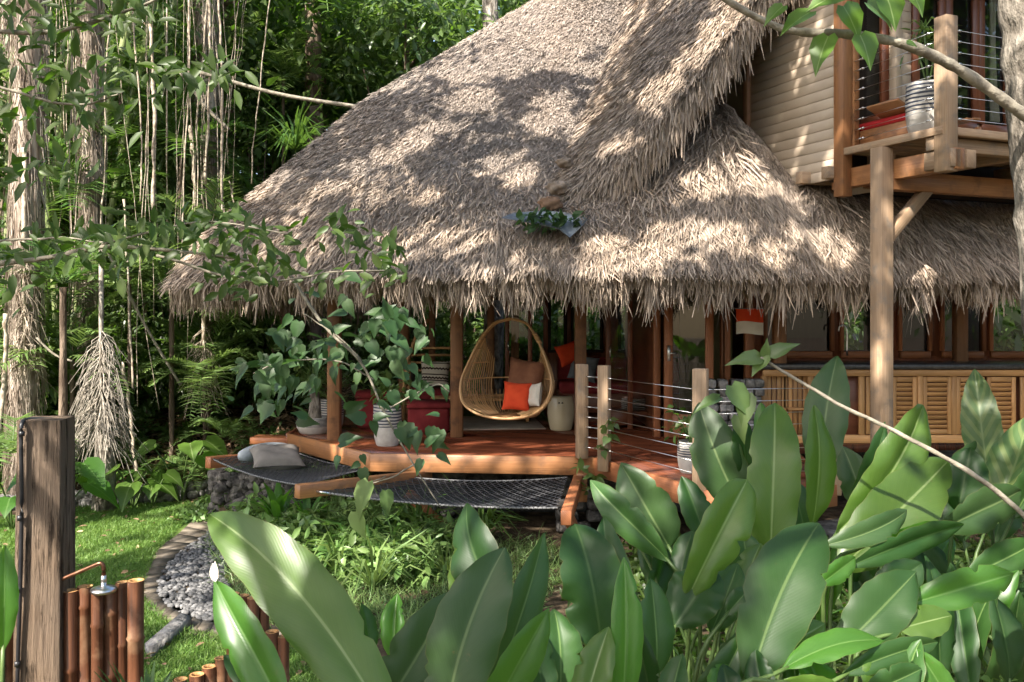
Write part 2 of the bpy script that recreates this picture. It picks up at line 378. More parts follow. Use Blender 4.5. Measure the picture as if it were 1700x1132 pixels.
M['slate'] = m_plain('grey_plastic_sheet', (.16,.185,.21), (.27,.3,.325), 5, .38, .5, bs=.2)
M['sack'] = m_plain('dusty_pale_sacking', (.2,.15,.11), (.36,.29,.23), 7, .85, .2, bs=.6, bd=.03)
M['counter'] = m_plain('dark_terrazzo', (.03,.03,.032), (.075,.075,.075), 40, .3, .5, bs=.05)
M['yellowwall'] = m_plain('olive_plaster', (.19,.17,.09), (.26,.23,.13), 2, .8, .2, bs=.1)
M['curtain'] = m_fabric('sheer_curtain', (.42,.37,.29), (.5,.44,.36))
def m_deck():
    n = N('polished_red_deck'); t = n.n('TexCoord'); mp = n.n('Mapping'); mp.inputs['Rotation'].default_value = (0,0,.35); n.l(t.outputs['Object'], mp.inputs[0])
    br = n.n('TexBrick'); br.inputs['Scale'].default_value = 1; br.inputs['Brick Width'].default_value = 2.2; br.inputs['Row Height'].default_value = .11
    br.inputs['Mortar Size'].default_value = .003; br.inputs['Color1'].default_value = (.085,.024,.012,1); br.inputs['Color2'].default_value = (.14,.042,.019,1); br.inputs['Mortar'].default_value = (.02,.01,.006,1)
    n.l(mp.outputs[0], br.inputs[0])
    sc = n.n('Mapping'); sc.inputs['Scale'].default_value = (1.2, 40, 1); n.l(mp.outputs[0], sc.inputs[0])
    x = n.noise(sc.outputs[0], 1.2, 4); col = n.hsv(br.outputs[0], val=n.rng(x, .8, 1.2))
    y = n.noise(n.vec('Object'), 3, 4); 
    return n.bsdf(col, n.rng(y, .1, .26), .55, br.outputs['Fac'], -.3, .004, coat=.25)
M['deck'] = m_deck()
def m_glass():
    n = N('window_glass'); g = n.n('BsdfGlossy'); g.inputs['Roughness'].default_value = .02; g.inputs[0].default_value = (.95,.95,.95,1)
    t = n.n('BsdfTransparent'); t.inputs[0].default_value = (.82,.86,.84,1); f = n.n('Fresnel'); f.inputs[0].default_value = 1.5
    mx = n.n('MixShader'); n.l(n.math('MULTIPLY_ADD', f.outputs[0], .9, .03), mx.inputs[0]); n.l(t.outputs[0], mx.inputs[1]); n.l(g.outputs[0], mx.inputs[2])
    n.l(mx.outputs[0], n.out.inputs[0]); return n.m
M['glass'] = m_glass()
def m_pot():
    n = N('striped_pot_glaze'); t = n.n('TexCoord'); sp = n.n('SeparateXYZ'); n.l(t.outputs['UV'], sp.inputs[0])
    # uv.y carries the height as a fraction of the pot
    z = sp.outputs[1]; w = n.noise(n.vec('Object'), 9, 3); z2 = n.math('MULTIPLY_ADD', w, .01, z)
    s = n.math('SINE', n.math('MULTIPLY', z2, 2*pi*13)); m = n.math('MULTIPLY', n.math('GREATER_THAN', s, .1), n.math('GREATER_THAN', z, .47))
    base = n.mix(w, (.34,.31,.27), (.46,.43,.39)); col = n.mix(m, base, (.03,.035,.055))
    return n.bsdf(col, .5, .4, w, .2, .003)
M['pot'] = m_pot()
def m_pat():
    n = N('patterned_pillow_fabric'); t = n.n('TexCoord'); sp = n.n('SeparateXYZ'); n.l(t.outputs['UV'], sp.inputs[0])
    s = n.math('SINE', n.math('MULTIPLY', sp.outputs[1], 30.)); zz = n.math('PINGPONG', n.math('MULTIPLY', sp.outputs[0], 9.), .5)
    z2 = n.math('LESS_THAN', n.math('FRACT', n.math('MULTIPLY_ADD', zz, .22, n.math('MULTIPLY', sp.outputs[1], 3.))), .2)
    m = n.math('MAXIMUM', n.math('GREATER_THAN', s, .8), z2)
    return n.bsdf(n.mix(m, (.5,.45,.37), (.045,.03,.025)), .9, .1)
M['pat'] = m_pat()
def m_sleeper():
    n = N('old_sleeper_timber'); v = n.vec('UV', (2.2, 40, 1)); x = n.noise(v, 1.6, 8, .7, .3, .72)
    v2 = n.vec('UV', (1.6, 15, 1)); c = n.noise(v2, 1.4, 8, .75, .54, .62); k = n.noise(n.vec('Object'), 2.2, 4)
    col = n.mix(x, (.085,.05,.03), (.36,.26,.175)); col = n.mix(n.math('MULTIPLY', k, .5), col, (.24,.19,.15)); col = n.mix(n.math('MULTIPLY', c, .85), col, (.03,.02,.013))
    h = n.math('SUBTRACT', x, n.math('MULTIPLY', c, 1.6))
    return n.bsdf(col, .85, .2, h, 1., .022)
M['sleeper'] = m_sleeper()
# ================================================================ SETTING: ground
ZD = .95
def gz(x, y):
    x = np.asarray(x, float); y = np.asarray(y, float)
    bank = np.clip((y-12.6-.12*np.abs(x+5))/5, 0, 1)*np.clip((-x-1.6)/2.2, 0, 1)
    z = 1.5*bank**.8*1.
    z = z + np.clip((y-19)/25, 0, 1)*2.2
    # retained bed beside the deck
    bed = np.clip((y-11.15)/.25, 0, 1)*np.clip((x+3.75)/.2, 0, 1)*np.clip((-x-1.2)/.8, 0, 1)*np.clip((15-y)/1.5, 0, 1)
    z = np.maximum(z, .55*bed+.15*bed*np.clip((y-11.5)/1.5, 0, 1))
    return z + .02*np.sin(x*2.1+y)*np.cos(y*1.7)*(bank > .02)
mb = MB()
gx = np.concatenate([np.linspace(-220,-14,14), np.linspace(-13.5,10,150), np.linspace(11,220,14)])
gy = np.concatenate([np.linspace(-60,0,10), np.linspace(.5,26,160), np.linspace(27,320,16)])
X, Y = np.meshgrid(gx, gy); nu, nv = len(gx), len(gy)
i = (np.arange(nv-1)[:,None]*nu + np.arange(nu-1)[None]).ravel()
mb.add(np.stack([X.ravel(), Y.ravel(), gz(X, Y).ravel()], 1), np.stack([i, i+1, i+nu+1, i+nu], 1))
tag(mb.build('ground', M['soil'], smooth=True), kind='structure')

def GP(l): return np.array([G(x, y)[:2] for x, y in l])
path_out = [(352,832),(335,850),(305,880),(262,915),(236,955),(231,985),(243,1012),(285,1040),(330,1058),(400,1068),(480,1070),(600,1080)]
path_in = [(372,838),(362,862),(345,888),(302,916),(272,950),(264,978),(272,1000),(302,1020),(345,1034),(400,1040),(480,1040),(600,1046)]
po, pi_ = spline(GP(path_out), 60), spline(GP(path_in), 60)
lawn = np.concatenate([GP([(-260,905),(-60,865),(110,845),(230,842),(330,834)]), po[::3], GP([(700,1200),(560,1500),(0,1700),(-600,1400),(-500,1000)])])
mb = MB(); k = len(lawn); c = lawn[5:20].mean(0)-A(.8,.2)
mb.add(np.c_[np.concatenate([[c], lawn]), np.full(k+1, .006)], [[0, 1+i, 1+(i+1)%k] for i in range(k)])
tag(mb.build('lawn', M['lawn']), kind='structure')
mb = MB()
for i in range(0, 59, 2):                       # slabs of the curved path
    a0, a1, b0, b1 = po[i], po[min(i+2,59)], pi_[i], pi_[min(i+2,59)]
    q = np.array([a0, a1, b1, b0]); c = q.mean(0); q = c+(q-c)*.965+R.normal(size=(4,2))*.006
    prism(mb, q, -.03, .012+R.random()*.01)
tag(mb.build('path', M['paver']), kind='structure')

def inside(poly, p):
    x, y = p[:,0], p[:,1]; r = np.zeros(len(p), bool); j = len(poly)-1
    for i in range(len(poly)):
        xi, yi, xj, yj = *poly[i], *poly[j]
        r ^= ((yi > y) != (yj > y)) & (x < (xj-xi)*(y-yi)/(yj-yi+1e-12)+xi); j = i
    return r
def scatter(poly, n, per=None):
    poly = np.asarray(poly); lo, hi = poly.min(0), poly.max(0); out = np.zeros((0, 2))
    while len(out) < n:
        p = lo+(hi-lo)*R.random((n*2, 2)); out = np.concatenate([out, p[inside(poly, p)]])
    return out[:n]
# grass
def blades(mb, p, z, L, w, spread=.5, mi=0):
    k = len(p); b = np.c_[p, z]; d = nrm(rnd(k)*A(1,1,.2)*spread+A(0,0,1)); l = (L*(.5+.9*R.random(k)))[:,None]
    m = b+d*l*.55; tip = m+nrm(d+rnd(k,.5)*A(1,1,0)-A(0,0,.35))*l*.5
    strips(mb, b, m, tip, w, nrm(rnd(k)*A(1,1,.1)), mi, .15)
near = GP([(-20,870),(110,846),(340,834),(262,915),(230,985),(290,1045),(480,1080),(640,1180),(60,1190),(-40,1100)])
mb = MB(); p = scatter(near, 90000); blades(mb, p, np.full(len(p), .004), .055, .007, .8)
tag(mb.build('grass', M['grass']), 'short green lawn grass dappled by tree shade', 'grass', kind='stuff')
# pebbles
peb = np.concatenate([pi_[4:44:3], GP([(395,1036),(378,965),(368,905),(362,872)])])
mb = MB(); p = scatter(peb, 1500)
ico = np.array([(0,0,1)]+[(cos(a),sin(a),.35) for a in np.arange(6)*pi/3]+[(cos(a+.5),sin(a+.5),-.5) for a in np.arange(6)*pi/3])
ft = [[0,1+i,1+(i+1)%6] for i in range(6)]+[[1+i,7+i,1+(i+1)%6] for i in range(6)]+[[1+(i+1)%6,7+i,7+(i+1)%6] for i in range(6)]
sz = .026*(.6+.8*R.random(len(p)))
for (x, y), s in zip(p, sz):
    a = R.random()*6; e = .65+.35*R.random(); v = ico*A(s, s*e, s*.6); v = v@np.array([[cos(a),sin(a),0],[-sin(a),cos(a),0],[0,0,1]])
    mb.add(v+A(x, y, s*.35+R.random()*.012), ft)
tag(mb.build('pebbles', M['pebble'], smooth=True), 'bed of round grey pebbles inside the curved path', 'pebbles', kind='stuff')

# ================================================================ HOUSE
house = thing('thatched_house', 'open timber house under a huge shaggy thatched roof', 'house', loc=(1,12,0))
def surf_thatch(mb, S, n, L, w, lift=.18, rs=.35, dv=.01, vr=(0,1), ur=(0,1), mi=0, rise=.02, bend=.12, comb=.85):
    g = 60; uu, vv = np.meshgrid((np.arange(g)+.5)/g*(ur[1]-ur[0])+ur[0], (np.arange(g)+.5)/g*(vr[1]-vr[0])+vr[0]); uu, vv = uu.ravel(), vv.ravel(); e = .004
    ar = np.linalg.norm(np.cross(S(uu+e,vv)-S(uu-e,vv), S(uu,vv+e)-S(uu,vv-e)), axis=1)
    c = R.choice(len(uu), n, p=ar/ar.sum())
    u = uu[c]+(R.random(n)-.5)/g*(ur[1]-ur[0]); v = vv[c]+(R.random(n)-.5)/g*(vr[1]-vr[0])
    p = S(u, v); dn = nrm(S(u, v-dv)-p); tu = nrm(S(u+dv, v)-p); nn = np.cross(tu, -dn); nn *= np.sign(nn[:,1:2]*-1+nn[:,2:3]*.7); g_ = nrm(A(0,0,-1)+nn*nn[:,2:3]); dn = nrm(g_*comb+dn*(1-comb)); tu = np.cross(dn, nn)
    # combed in tufts: neighbours lean the same way
    ph = np.sin(p[:,0]*5.3+p[:,2]*7.1)+np.sin(p[:,0]*11.7-p[:,2]*4.3+1)
    d = nrm(dn + tu*(R.normal(size=(n,1))*rs+ph[:,None]*.1) + nn*(lift*(.2+R.random((n,1))*1.2)))
    l = (L*(.45+.9*R.random(n)))[:,None]; p = p+nn*rise*R.random((n,1))
    m = p+d*l*.5; t = m+nrm(d+tu*R.normal(size=(n,1))*.25-A(0,0,bend*2)*R.random((n,1)))*l*.5
    sd = nrm(np.cross(d, nn)+nn*R.normal(size=(n,1))*.5)
    strips(mb, p, m, t, w*(.6+.8*R.random(n)), sd, mi, .35)
def fringe(mb, E, n, L, w, out, ur=(0,1), depth=.25, sway=.22, mi=0):
    u = ur[0]+(ur[1]-ur[0])*R.random(n); p = E(u); e = E(u+.004)-E(u-.004); e[:,2] = 0; t = nrm(e); o = np.stack([t[:,1], -t[:,0], 0*t[:,0]], 1)*out
    p = p - o*depth*R.random((n,1)) + A(0,0,1)*(.12*R.random((n,1))-.02)
    clumpv = (.75+.35*np.sin(u*91)*np.sin(u*37+1)+.25*np.sin(u*230))[:,None]
    l = L*(.4+.7*R.random((n,1)))*clumpv
    d = nrm(A(0,0,-1)+o*(.15+.3*R.random((n,1)))+t*R.normal(size=(n,1))*sway)
    m = p+d*l*.5; q = m+nrm(A(0,0,-1)+o*R.normal(size=(n,1))*.1+t*R.normal(size=(n,1))*(sway+.06))*l*.5
    strips(mb, p, m, q, w*(.5+R.random(n)), nrm(t+o*R.normal(size=(n,1))*.7), mi, .3)

VV = [0, .13, .3, .6, 1.0, 1.25]
Lp = [P(288,468,11.7), P(338,402,12.1), P(430,320,12.6), P(610,168,13.4), P(890,0,14.4), P(1040,-110,15.1)]
Rp = [P(1010,447,9.55), P(985,392,9.95), P(960,300,10.9), P(1010,160,12.1), P(1080,0,13.6), P(1130,-110,14.8)]
def roofA(u, v):
    vv = np.array(v)*1.25; l = interp(vv, VV, Lp); r = interp(vv, VV, Rp); u_ = np.array(u)[:,None]
    p = l*(1-u_)+r*u_
    b = np.sin(pi*np.clip(u_, 0, 1)**.75)*np.clip(1-vv[:,None], 0, 1)**1.1
    rid = np.sin(pi*np.clip(u_,0,1))[:,0]
    p[:,1] -= .5*b[:,0]; p[:,2] += .05*b[:,0]
    p[:,2] += .05*np.sin(p[:,0]*2.3+vv*3)*np.cos(vv*9+p[:,0])*rid     # sagging
    return p
Lb = [A(-2.2,17.5,2.75), A(-2.0,17.2,3.3), A(-1.7,16.9,4.0), A(-.9,16.4,5.6), A(.6,15.8,7.6), A(1.6,15.5,8.7)]
def roofL(u, v):                                # the side that turns away on the left
    vv = np.array(v)*1.25; l = interp(vv, VV, Lb); r = interp(vv, VV, Lp); u_ = np.array(u)[:,None]
    r = r.copy(); r[:,2] -= 0
    p = l*(1-u_)+r*u_; p[:,0] -= (.1*np.sin(pi*u_[:,0]))*np.clip(1.1-vv, 0, 1); return p
EU = [0, .28, .58, .85, 1.1]
Ep = [P(985,447,9.55), P(1200,447,9.45), P(1450,452,9.6), P(1700,450,9.85), P(1950,450,10.6)]
Tp = [P(925,335,10.75), P(1060,262,11.1), P(1200,172,11.35), P(1255,225,10.95), P(1310,285,10.7), P(1400,318,10.5), P(1500,320,10.9), P(1700,330,11.6), P(1950,330,12.4)]
TU = [0, .18, .36, .44, .5, .58, .68, .85, 1.1]
def roofB(u, v):
    u = np.array(u); v = np.array(v)[:,None]; e = interp(u*1.1, EU, Ep); t = interp(u*1.1, TU, Tp)
    p = e*(1-v)+t*v; s = np.sin(pi*v[:,0]); p[:,2] += .1*s; p[:,1] -= .06*s
    p[:,2] += .05*np.sin(p[:,0]*3.1)*s
    return p
CV = [0, .14, .3, .5, .8, 1.15]
Cr = [P(948,345,10.35), P(1022,288,10.3), P(1092,214,10.25), P(1178,108,10.2), P(1268,-10,10.15), P(1410,-150,10.1)]
Cl = [P(924,322,10.75), P(940,285,11.), P(960,238,11.35), P(996,155,12.), P(1052,0,13.2), P(1108,-150,14.4)]
def roofC(u, v):
    vv = np.array(v)*1.15; l = interp(vv, CV, Cl); r = interp(vv, CV, Cr); u_ = np.array(u)[:,None]
    p = l*(1-u_)+r*u_; b = np.sin(pi*u_[:,0]); p[:,2] += .18*b*np.clip(vv*2, 0, 1); p[:,1] -= .1*b; return p
OFF = A(0, .06, -.07)
# main roof
mb = MB(); grid(mb, lambda u, v: roofA(u, v)+OFF, 40, 40); grid(mb, lambda u, v: roofL(u, v)+OFF, 16, 30)
mb2 = MB()
def back(u, v):
    u_ = np.array(u)[:,None]; v_ = np.array(v)[:,None]; top = interp(u, [0,.5,1], [Lb[-1], Lp[-1]*.5+Rp[-1]*.5+A(.3,.6,.3), A(7.5,14.5,8.6)]); bot = interp(u, [0,1], [Lb[0], A(8,17.8,3.0)])
    return bot*(1-v_)+top*v_
grid(mb, back, 12, 8)
main = mb.build('main_roof', M['thatch_base'], house)
mb = MB()
surf_thatch(mb, roofA, 175000, .125, .011, .42, .3, vr=(.16,.95), ur=(-.005,1.0), mi=1, rise=.05)
surf_thatch(mb, roofA, 36000, .25, .015, .3, .28, vr=(.0,.26), mi=0, rise=.05, bend=.3)
surf_thatch(mb, roofL, 20000, .14, .013, .42, .4, vr=(0,.9), ur=(.35,1.0), mi=1, rise=.06)
EA = lambda u: roofA(u, np.zeros_like(u))
fringe(mb, EA, 21000, .37, .0165, 1, depth=.5, sway=.16); fringe(mb, EA, 2600, .5, .015, 1, depth=.3, sway=.22)
fringe(mb, lambda u: roofL(u, np.zeros_like(u)), 3000, .45, .026, 1, ur=(.2,1))
mb.build('thatch_straw', [M['thatch'], M['thatch_top']], main)
# low skirt roof
mb = MB(); grid(mb, lambda u, v: roofB(u, v)+OFF, 50, 20)
skirt = mb.build('skirt_roof', M['thatch_base'], house)
mb = MB(); surf_thatch(mb, roofB, 88000, .22, .0135, .34, .32, vr=(0,1), rise=.06, bend=.25)
surf_thatch(mb, roofB, 4500, .45, .02, .35, .5, vr=(.55,1), ur=(.1,.5), rise=.08, bend=.3)
EB = lambda u: roofB(u, np.zeros_like(u))
fringe(mb, EB, 20000, .37, .017, 1, depth=.5, ur=(0,.95), sway=.16); fringe(mb, EB, 2600, .52, .016, 1, depth=.3, sway=.22, ur=(0,.95))
mb.build('thatch_straw', [M['thatch']], skirt)
# gable roof of the upper room
mb = MB(); grid(mb, lambda u, v: roofC(u, v)+OFF, 16, 24)
grid(mb, lambda u, v: roofC(u, v)+A(.12,.25,-.38), 16, 24)
def verge(u, v):
    vv = np.array(v); t = np.array(u)[:,None]; a = roofC(np.ones_like(vv), vv)+OFF; b = roofC(np.ones_like(vv), vv)+A(.12,.25,-.38); return a*(1-t)+b*t
grid(mb, verge, 4, 24)
gab = mb.build('gable_roof', M['thatch_base'], house)
mb = MB(); surf_thatch(mb, roofC, 64000, .17, .0122, .38, .32, vr=(0,1), rise=.06, mi=0)
def vfr(n, L):
    v = R.random(n); u = np.clip(1-.12*R.random(n)**1.5, 0, 1); p = roofC(u, v); dn = nrm(roofC(u, v-.01)-p)
    p = p-A(0,0,1)*(R.random((n,1))*.3); out = A(.1,-1,.1)
    d = nrm(dn*.8+A(.35,-.35,-.55)+rnd(n,.25)); l = L*(.4+.8*R.random((n,1))); m = p+d*l*.5; t = m+nrm(d+A(0,0,-.9)+rnd(n,.2))*l*.5
    strips(mb, p, m, t, .017*(.5+R.random(n)), nrm(np.cross(d, out)+rnd(n,.3)), 0, .3)
vfr(9000, .24); vfr(500, .45)
mb.build('thatch_straw', [M['thatch']], gab)
# upper roof reaching out above the balcony (above the frame)
mb = MB(); o_ = A(4.02,8.5,0)
q = [P(1290,0,10.15)+A(.1,.2,.1), A(3.9,7.9,6.75), A(8.6,9.9,6.7), A(8.2,15,8.8), A(4.5,14,8.8)]
q = np.array(q); mb.add(np.r_[q, q+A(0,0,.3)], [[0,1,2],[0,2,3],[0,3,4],[5,6,7],[5,7,8],[5,8,9]]); mb.f.append((np.array([[i,(i+1)%5,5+(i+1)%5,5+i] for i in range(5)]),0))
mb.build('upper_roof', M['thatch_base'], house)

# deck
deck = [(.92,10.18),(-1.6,10.44),(-2.94,12.07),(-3.0,16.8),(7.5,16.8),(7.5,11.6),(3.4,11.0),(3.05,8.6),(1.95,7.9)]
mb = MB(); prism(mb, deck, ZD-.1, ZD); mb.build('deck_floor', M['deck'], house)
def fascia(a, b, m, z0=ZD-.2, z1=ZD+.004, t=.05):
    mb = MB(); a = A(*a); b = A(*b); d = nrm(b-a); o = A(d[1], -d[0])*t*.55
    beam(mb, np.r_[a+o, (z0+z1)/2], np.r_[b+o, (z0+z1)/2], t, z1-z0, b=.005); return mb.build('fascia_board', M[m], house)
fascia((-1.63,10.42), (.95,10.16), 'teak'); fascia((-2.97,12.1), (-1.6,10.41), 'teak')
fascia((.94,10.2), (2.0,7.86), 'teak_frame'); fascia((1.9,7.9), (3.05,8.58), 'teak_frame'); fascia((-3.0,13.5), (-2.97,12.07), 'teak_dark')  # walkway side in redder wood, its shade put into the colour
mb = MB(); beam(mb, (-3.5,12.25,ZD-.1), (-2.98,12.2,ZD-.1), .3, .09); mb.build('deck_step', M['teak_frame'], house)
for x, y in ((-.8,10.9),(.75,10.55),(2.0,8.5)):
    mb = MB()
    for z in np.arange(0, .8, .14):
        for a in range(3): box(mb, (x+R.normal()*.05+(a-1)*.15, y+R.normal()*.04, z+.07), (.09,.13,.066), b=.03)
    mb.build('stone_pier', M['stone_dark'], house)
mb = MB(); box(mb, (.6,13.2,.35), (3.3,1.6,.34)); mb.build('foundation_wall', M['stone_dark'], house)
for a, b in (((-1.13,9.85,.6),(-.7,10.25,.05)), ((.55,8.75,.58),(.72,10.2,.1))):
    mb = MB(); beam(mb, a, b, .09, .11); mb.build('brace', M['teak_frame'], house)
mb = MB(); box(mb, (.78,10.12,.62), (.06,.05,.16)); mb.build('corner_block', M['teak'], house)

def post(x, y, z0, z1, s=.16, m='post', rot=0.):
    mb = MB(); c, n_ = cos(rot), sin(rot)
    box(mb, (x, y, (z0+z1)/2), (s/2, s/2, (z1-z0)/2), [[c,n_,0],[-n_,c,0],[0,0,1]], .008); return mb.build('post', M[m], house)
for x, y, s in ((-.72,11.8,.16),(-2.26,11.5,.16),(.9,11.9,.15),(-1.73,14.5,.16),(.05,14.8,.13),(-.35,14.9,.12),(-1.3,14.7,.1),(3.4,11.5,.15),(5.9,11.9,.15)): post(x, y, ZD, 3.75, s)
# eave plates and rafters seen under the fringe
mb = MB(); beam(mb, (-2.4,11.4,3.1), (1.1,11.9,3.1), .1, .16); beam(mb, (.9,11.9,3.1), (7,11.9,3.1), .1, .16); mb.build('wall_plate', M['teak_dark'], house)
mb = MB()
for t in np.linspace(0,1,13):
    x = -1.6+t*8; beam(mb, (x,10.7,3.25), (x*.8+.5,12.2,4.4), .07, .07)
mb.build('rafter', M['teak_dark'], house)
# back walls with windows to the garden
yb = 15.5
def wall(mb, x0, x1, z0, z1, y, t=.08, holes=()):
    xs = sorted({x0, x1, *[h[0] for h in holes], *[h[1] for h in holes]}); zs = sorted({z0, z1, *[h[2] for h in holes], *[h[3] for h in holes]})
    for a, b in zip(xs[:-1], xs[1:]):
        for c, d in zip(zs[:-1], zs[1:]):
            if any(h[0] <= (a+b)/2 <= h[1] and h[2] <= (c+d)/2 <= h[3] for h in holes): continue
            box(mb, ((a+b)/2, y, (c+d)/2), ((b-a)/2, t/2, (d-c)/2), b=.001)
def pxx(px, y): return (px-850)/F*y
hs = [(pxx(a, yb), pxx(b, yb), 1.9, 2.85) for a, b in ((912,938),(950,998),(1028,1053),(1066,1089),(1130,1160))]
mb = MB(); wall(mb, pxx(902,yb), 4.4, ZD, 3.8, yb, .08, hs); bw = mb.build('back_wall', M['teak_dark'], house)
for h in hs:
    mb = MB(); beam(mb, (h[0]-.03,yb-.06,h[2]), (h[1]+.03,yb-.06,h[2]), .06, .05)
    for x in h[:2]: beam(mb, (x,yb-.06,h[2]+.03), (x,yb-.06,h[3]), .05, .05)
    wf = mb.build('window_frame', M['black'], house)
    mb = MB(); mb.add([(h[0],yb,h[2]),(h[1],yb,h[2]),(h[1],yb,h[3]),(h[0],yb,h[3])], [0,1,2,3]); mb.build('pane', M['glass'], wf)
for (xa, xb, y) in ((pxx(842,14.6), pxx(880,14.6), 14.6), (pxx(1010,12.6), pxx(1046,12.6), 12.6)):       # glazed doors into the room
    mb = MB()
    for x in (xa, xb): beam(mb, (x,y,ZD), (x,y,3.3), .07, .05)
    for z in (ZD+.15, 3.2): beam(mb, (xa+.035,y,z), (xb-.035,y,z), .05, .2 if z < 2 else .1)
    d = mb.build('glazed_door', M['teak_dark'], house)
    mb = MB(); mb.add([(xa,y,ZD+.2),(xb,y,ZD+.2),(xb,y,3.2),(xa,y,3.2)], [0,1,2,3]); mb.build('pane', M['glass'], d)
    mb = MB(); tube(mb, [(xa+.02,y-.05,1.95),(xa+.02,y-.05,2.1)], .012); mb.build('handle', M['steel'], d)
# open entrance door, orange brown
y = 11.6; xa, xb = pxx(1103,y), pxx(1156,y)
mb = MB()
beam(mb, (xa+.05,y,ZD+.02), (xa+.05,y,3.2), .11, .05); beam(mb, (xb+.14,y-.12,ZD+.02), (xb+.14,y-.12,3.2), .1, .05)
beam(mb, (xa+.1,y,ZD+.17), (xb+.1,y-.1,ZD+.17), .05, .3); beam(mb, (xa+.1,y,3.1), (xb+.1,y-.1,3.1), .05, .14)
d = mb.build('entrance_door', M['teak_frame'], house)
mb = MB(); mb.add([(xa+.1,y,ZD+.3),(xb+.1,y-.1,ZD+.3),(xb+.1,y-.1,3.1),(xa+.1,y,3.1)], [0,1,2,3]); mb.build('pane', M['glass'], d)
mb = MB(); box(mb, (xa+.05,y-.04,2.05), (.018,.012,.1)); tube(mb, [(xa+.05,y-.06,2.05),(xa+.14,y-.06,2.05)], .01); mb.build('handle', M['steel'], d)
mb = MB()
for x, w in ((pxx(1091,11.75),.09),(pxx(1205,11.8),.1),(pxx(1196,11.9),.05),(pxx(1240,11.9),.12)): beam(mb, (x,11.8,ZD), (x,11.8,3.5), w, .1)
mb.build('door_frame', M['teak_frame'], house)
mb = MB(); wall(mb, pxx(1128,13.6), pxx(1215,13.6), ZD, 3.6, 13.6); mb.build('room_wall', M['yellowwall'], house)
mb = MB(); wall(mb, pxx(1092,12.0)-.02, pxx(1092,12.)+.02, ZD, 3.5, 13.7, 3.2); mb.build('side_wall', M['teak_dark'], house)
# kitchen front with big dark windows
yk = 12.3; hk = [(pxx(a,yk), pxx(b,yk), 1.98, 2.95) for a, b in ((1268,1378),(1394,1460),(1490,1540),(1560,1628),(1640,1720),(1735,1800))]
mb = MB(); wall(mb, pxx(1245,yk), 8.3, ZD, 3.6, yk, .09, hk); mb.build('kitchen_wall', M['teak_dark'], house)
for h in hk:
    mb = MB()
    beam(mb, (h[0],yk-.07,h[2]+.02), (h[1],yk-.07,h[2]+.02), .06, .09)
    for x in h[:2]: beam(mb, (x,yk-.07,h[2]+.07), (x,yk-.07,h[3]), .05, .07)
    wf = mb.build('window_frame', M['teak_frame'], house)
    mb = MB(); mb.add([(h[0],yk-.02,h[2]),(h[1],yk-.02,h[2]),(h[1],yk-.02,h[3]),(h[0],yk-.02,h[3])], [0,1,2,3]); mb.build('pane', M['glass'], wf)
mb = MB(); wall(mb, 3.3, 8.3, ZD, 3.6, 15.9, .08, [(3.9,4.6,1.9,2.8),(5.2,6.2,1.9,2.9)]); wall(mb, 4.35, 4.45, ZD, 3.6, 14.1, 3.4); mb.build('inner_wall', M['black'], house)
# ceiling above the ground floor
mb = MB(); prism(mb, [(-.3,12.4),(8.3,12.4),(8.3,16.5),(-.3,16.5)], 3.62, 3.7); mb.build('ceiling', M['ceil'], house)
# kitchen counter with louvred doors
yc = 11.25; x0, x1 = pxx(1266,yc), 8.2
mb = MB(); box(mb, ((x0+x1)/2,yc+.36,ZD+.95), ((x1-x0)/2+.03,.42,.03), b=.008); mb.build('countertop', M['counter'], house)
mb = MB(); box(mb, ((x0+x1)/2,yc+.42,ZD+.44), ((x1-x0)/2-.03,.3,.44)); mb.build('counter_body', M['teak_dark'], house)
mb = MB(); beam(mb, (x0,yc,ZD+.87), (x1,yc,ZD+.87), .05, .08); beam(mb, (x0,yc,ZD+.05), (x1,yc,ZD+.05), .05, .1)
for px in (1268,1345,1430,1527,1583): beam(mb, (pxx(px,yc),yc,ZD+.1), (pxx(px,yc),yc,ZD+.83), .07, .05, up=(0,1,0))
mb.build('counter_frame', M['louvre'], house)
for a, b in ((1436,1477),(1480,1522),(1531,1579),(1586,1634),(1637,1686),(1692,1740),(1745,1795)):
    xa, xb = pxx(a,yc), pxx(b,yc); mb = MB()
    for x in (xa+.03, xb-.03): beam(mb, (x,yc-.008,ZD+.11), (x,yc-.008,ZD+.82), .05, .03, up=(0,1,0))
    for z in (ZD+.14, ZD+.79): beam(mb, (xa+.055,yc-.008,z), (xb-.055,yc-.008,z), .03, .06)
    for z in np.arange(ZD+.2, ZD+.76, .058): beam(mb, (xa+.055,yc,z), (xb-.055,yc,z), .008, .056, up=nrm(A(0,-.55,1)), b=.002)
    mb.build('louvre_door', M['louvre'], house)
for a, b in ((1272,1305),(1308,1341)):              # open shelf niche at the end of the counter
    xa, xb = pxx(a,yc), pxx(b,yc); mb = MB()
    for t in np.linspace(0,1,5): beam(mb, (xa+(xb-xa)*t,yc+.1,ZD+.1), (xa+(xb-xa)*t,yc+.1,ZD+.83), .05, .015, up=(0,1,0))
    beam(mb, (xa,yc+.03,ZD+.42), (xb,yc+.03,ZD+.42), .1, .03); mb.build('shelf_niche', M['louvre'], house)
# rough stone base beside the counter
mb = MB()
for z in np.arange(ZD-.2, ZD+.8, .1):
    for x in np.arange(pxx(1182,11), pxx(1268,11), .11): box(mb, (x+R.normal()*.02+.05, 11.15+R.normal()*.015, z+.05), (.045+R.random()*.02,.1,.042+R.random()*.012), b=.018)
mb.build('stone_plinth', M['stone'], house)

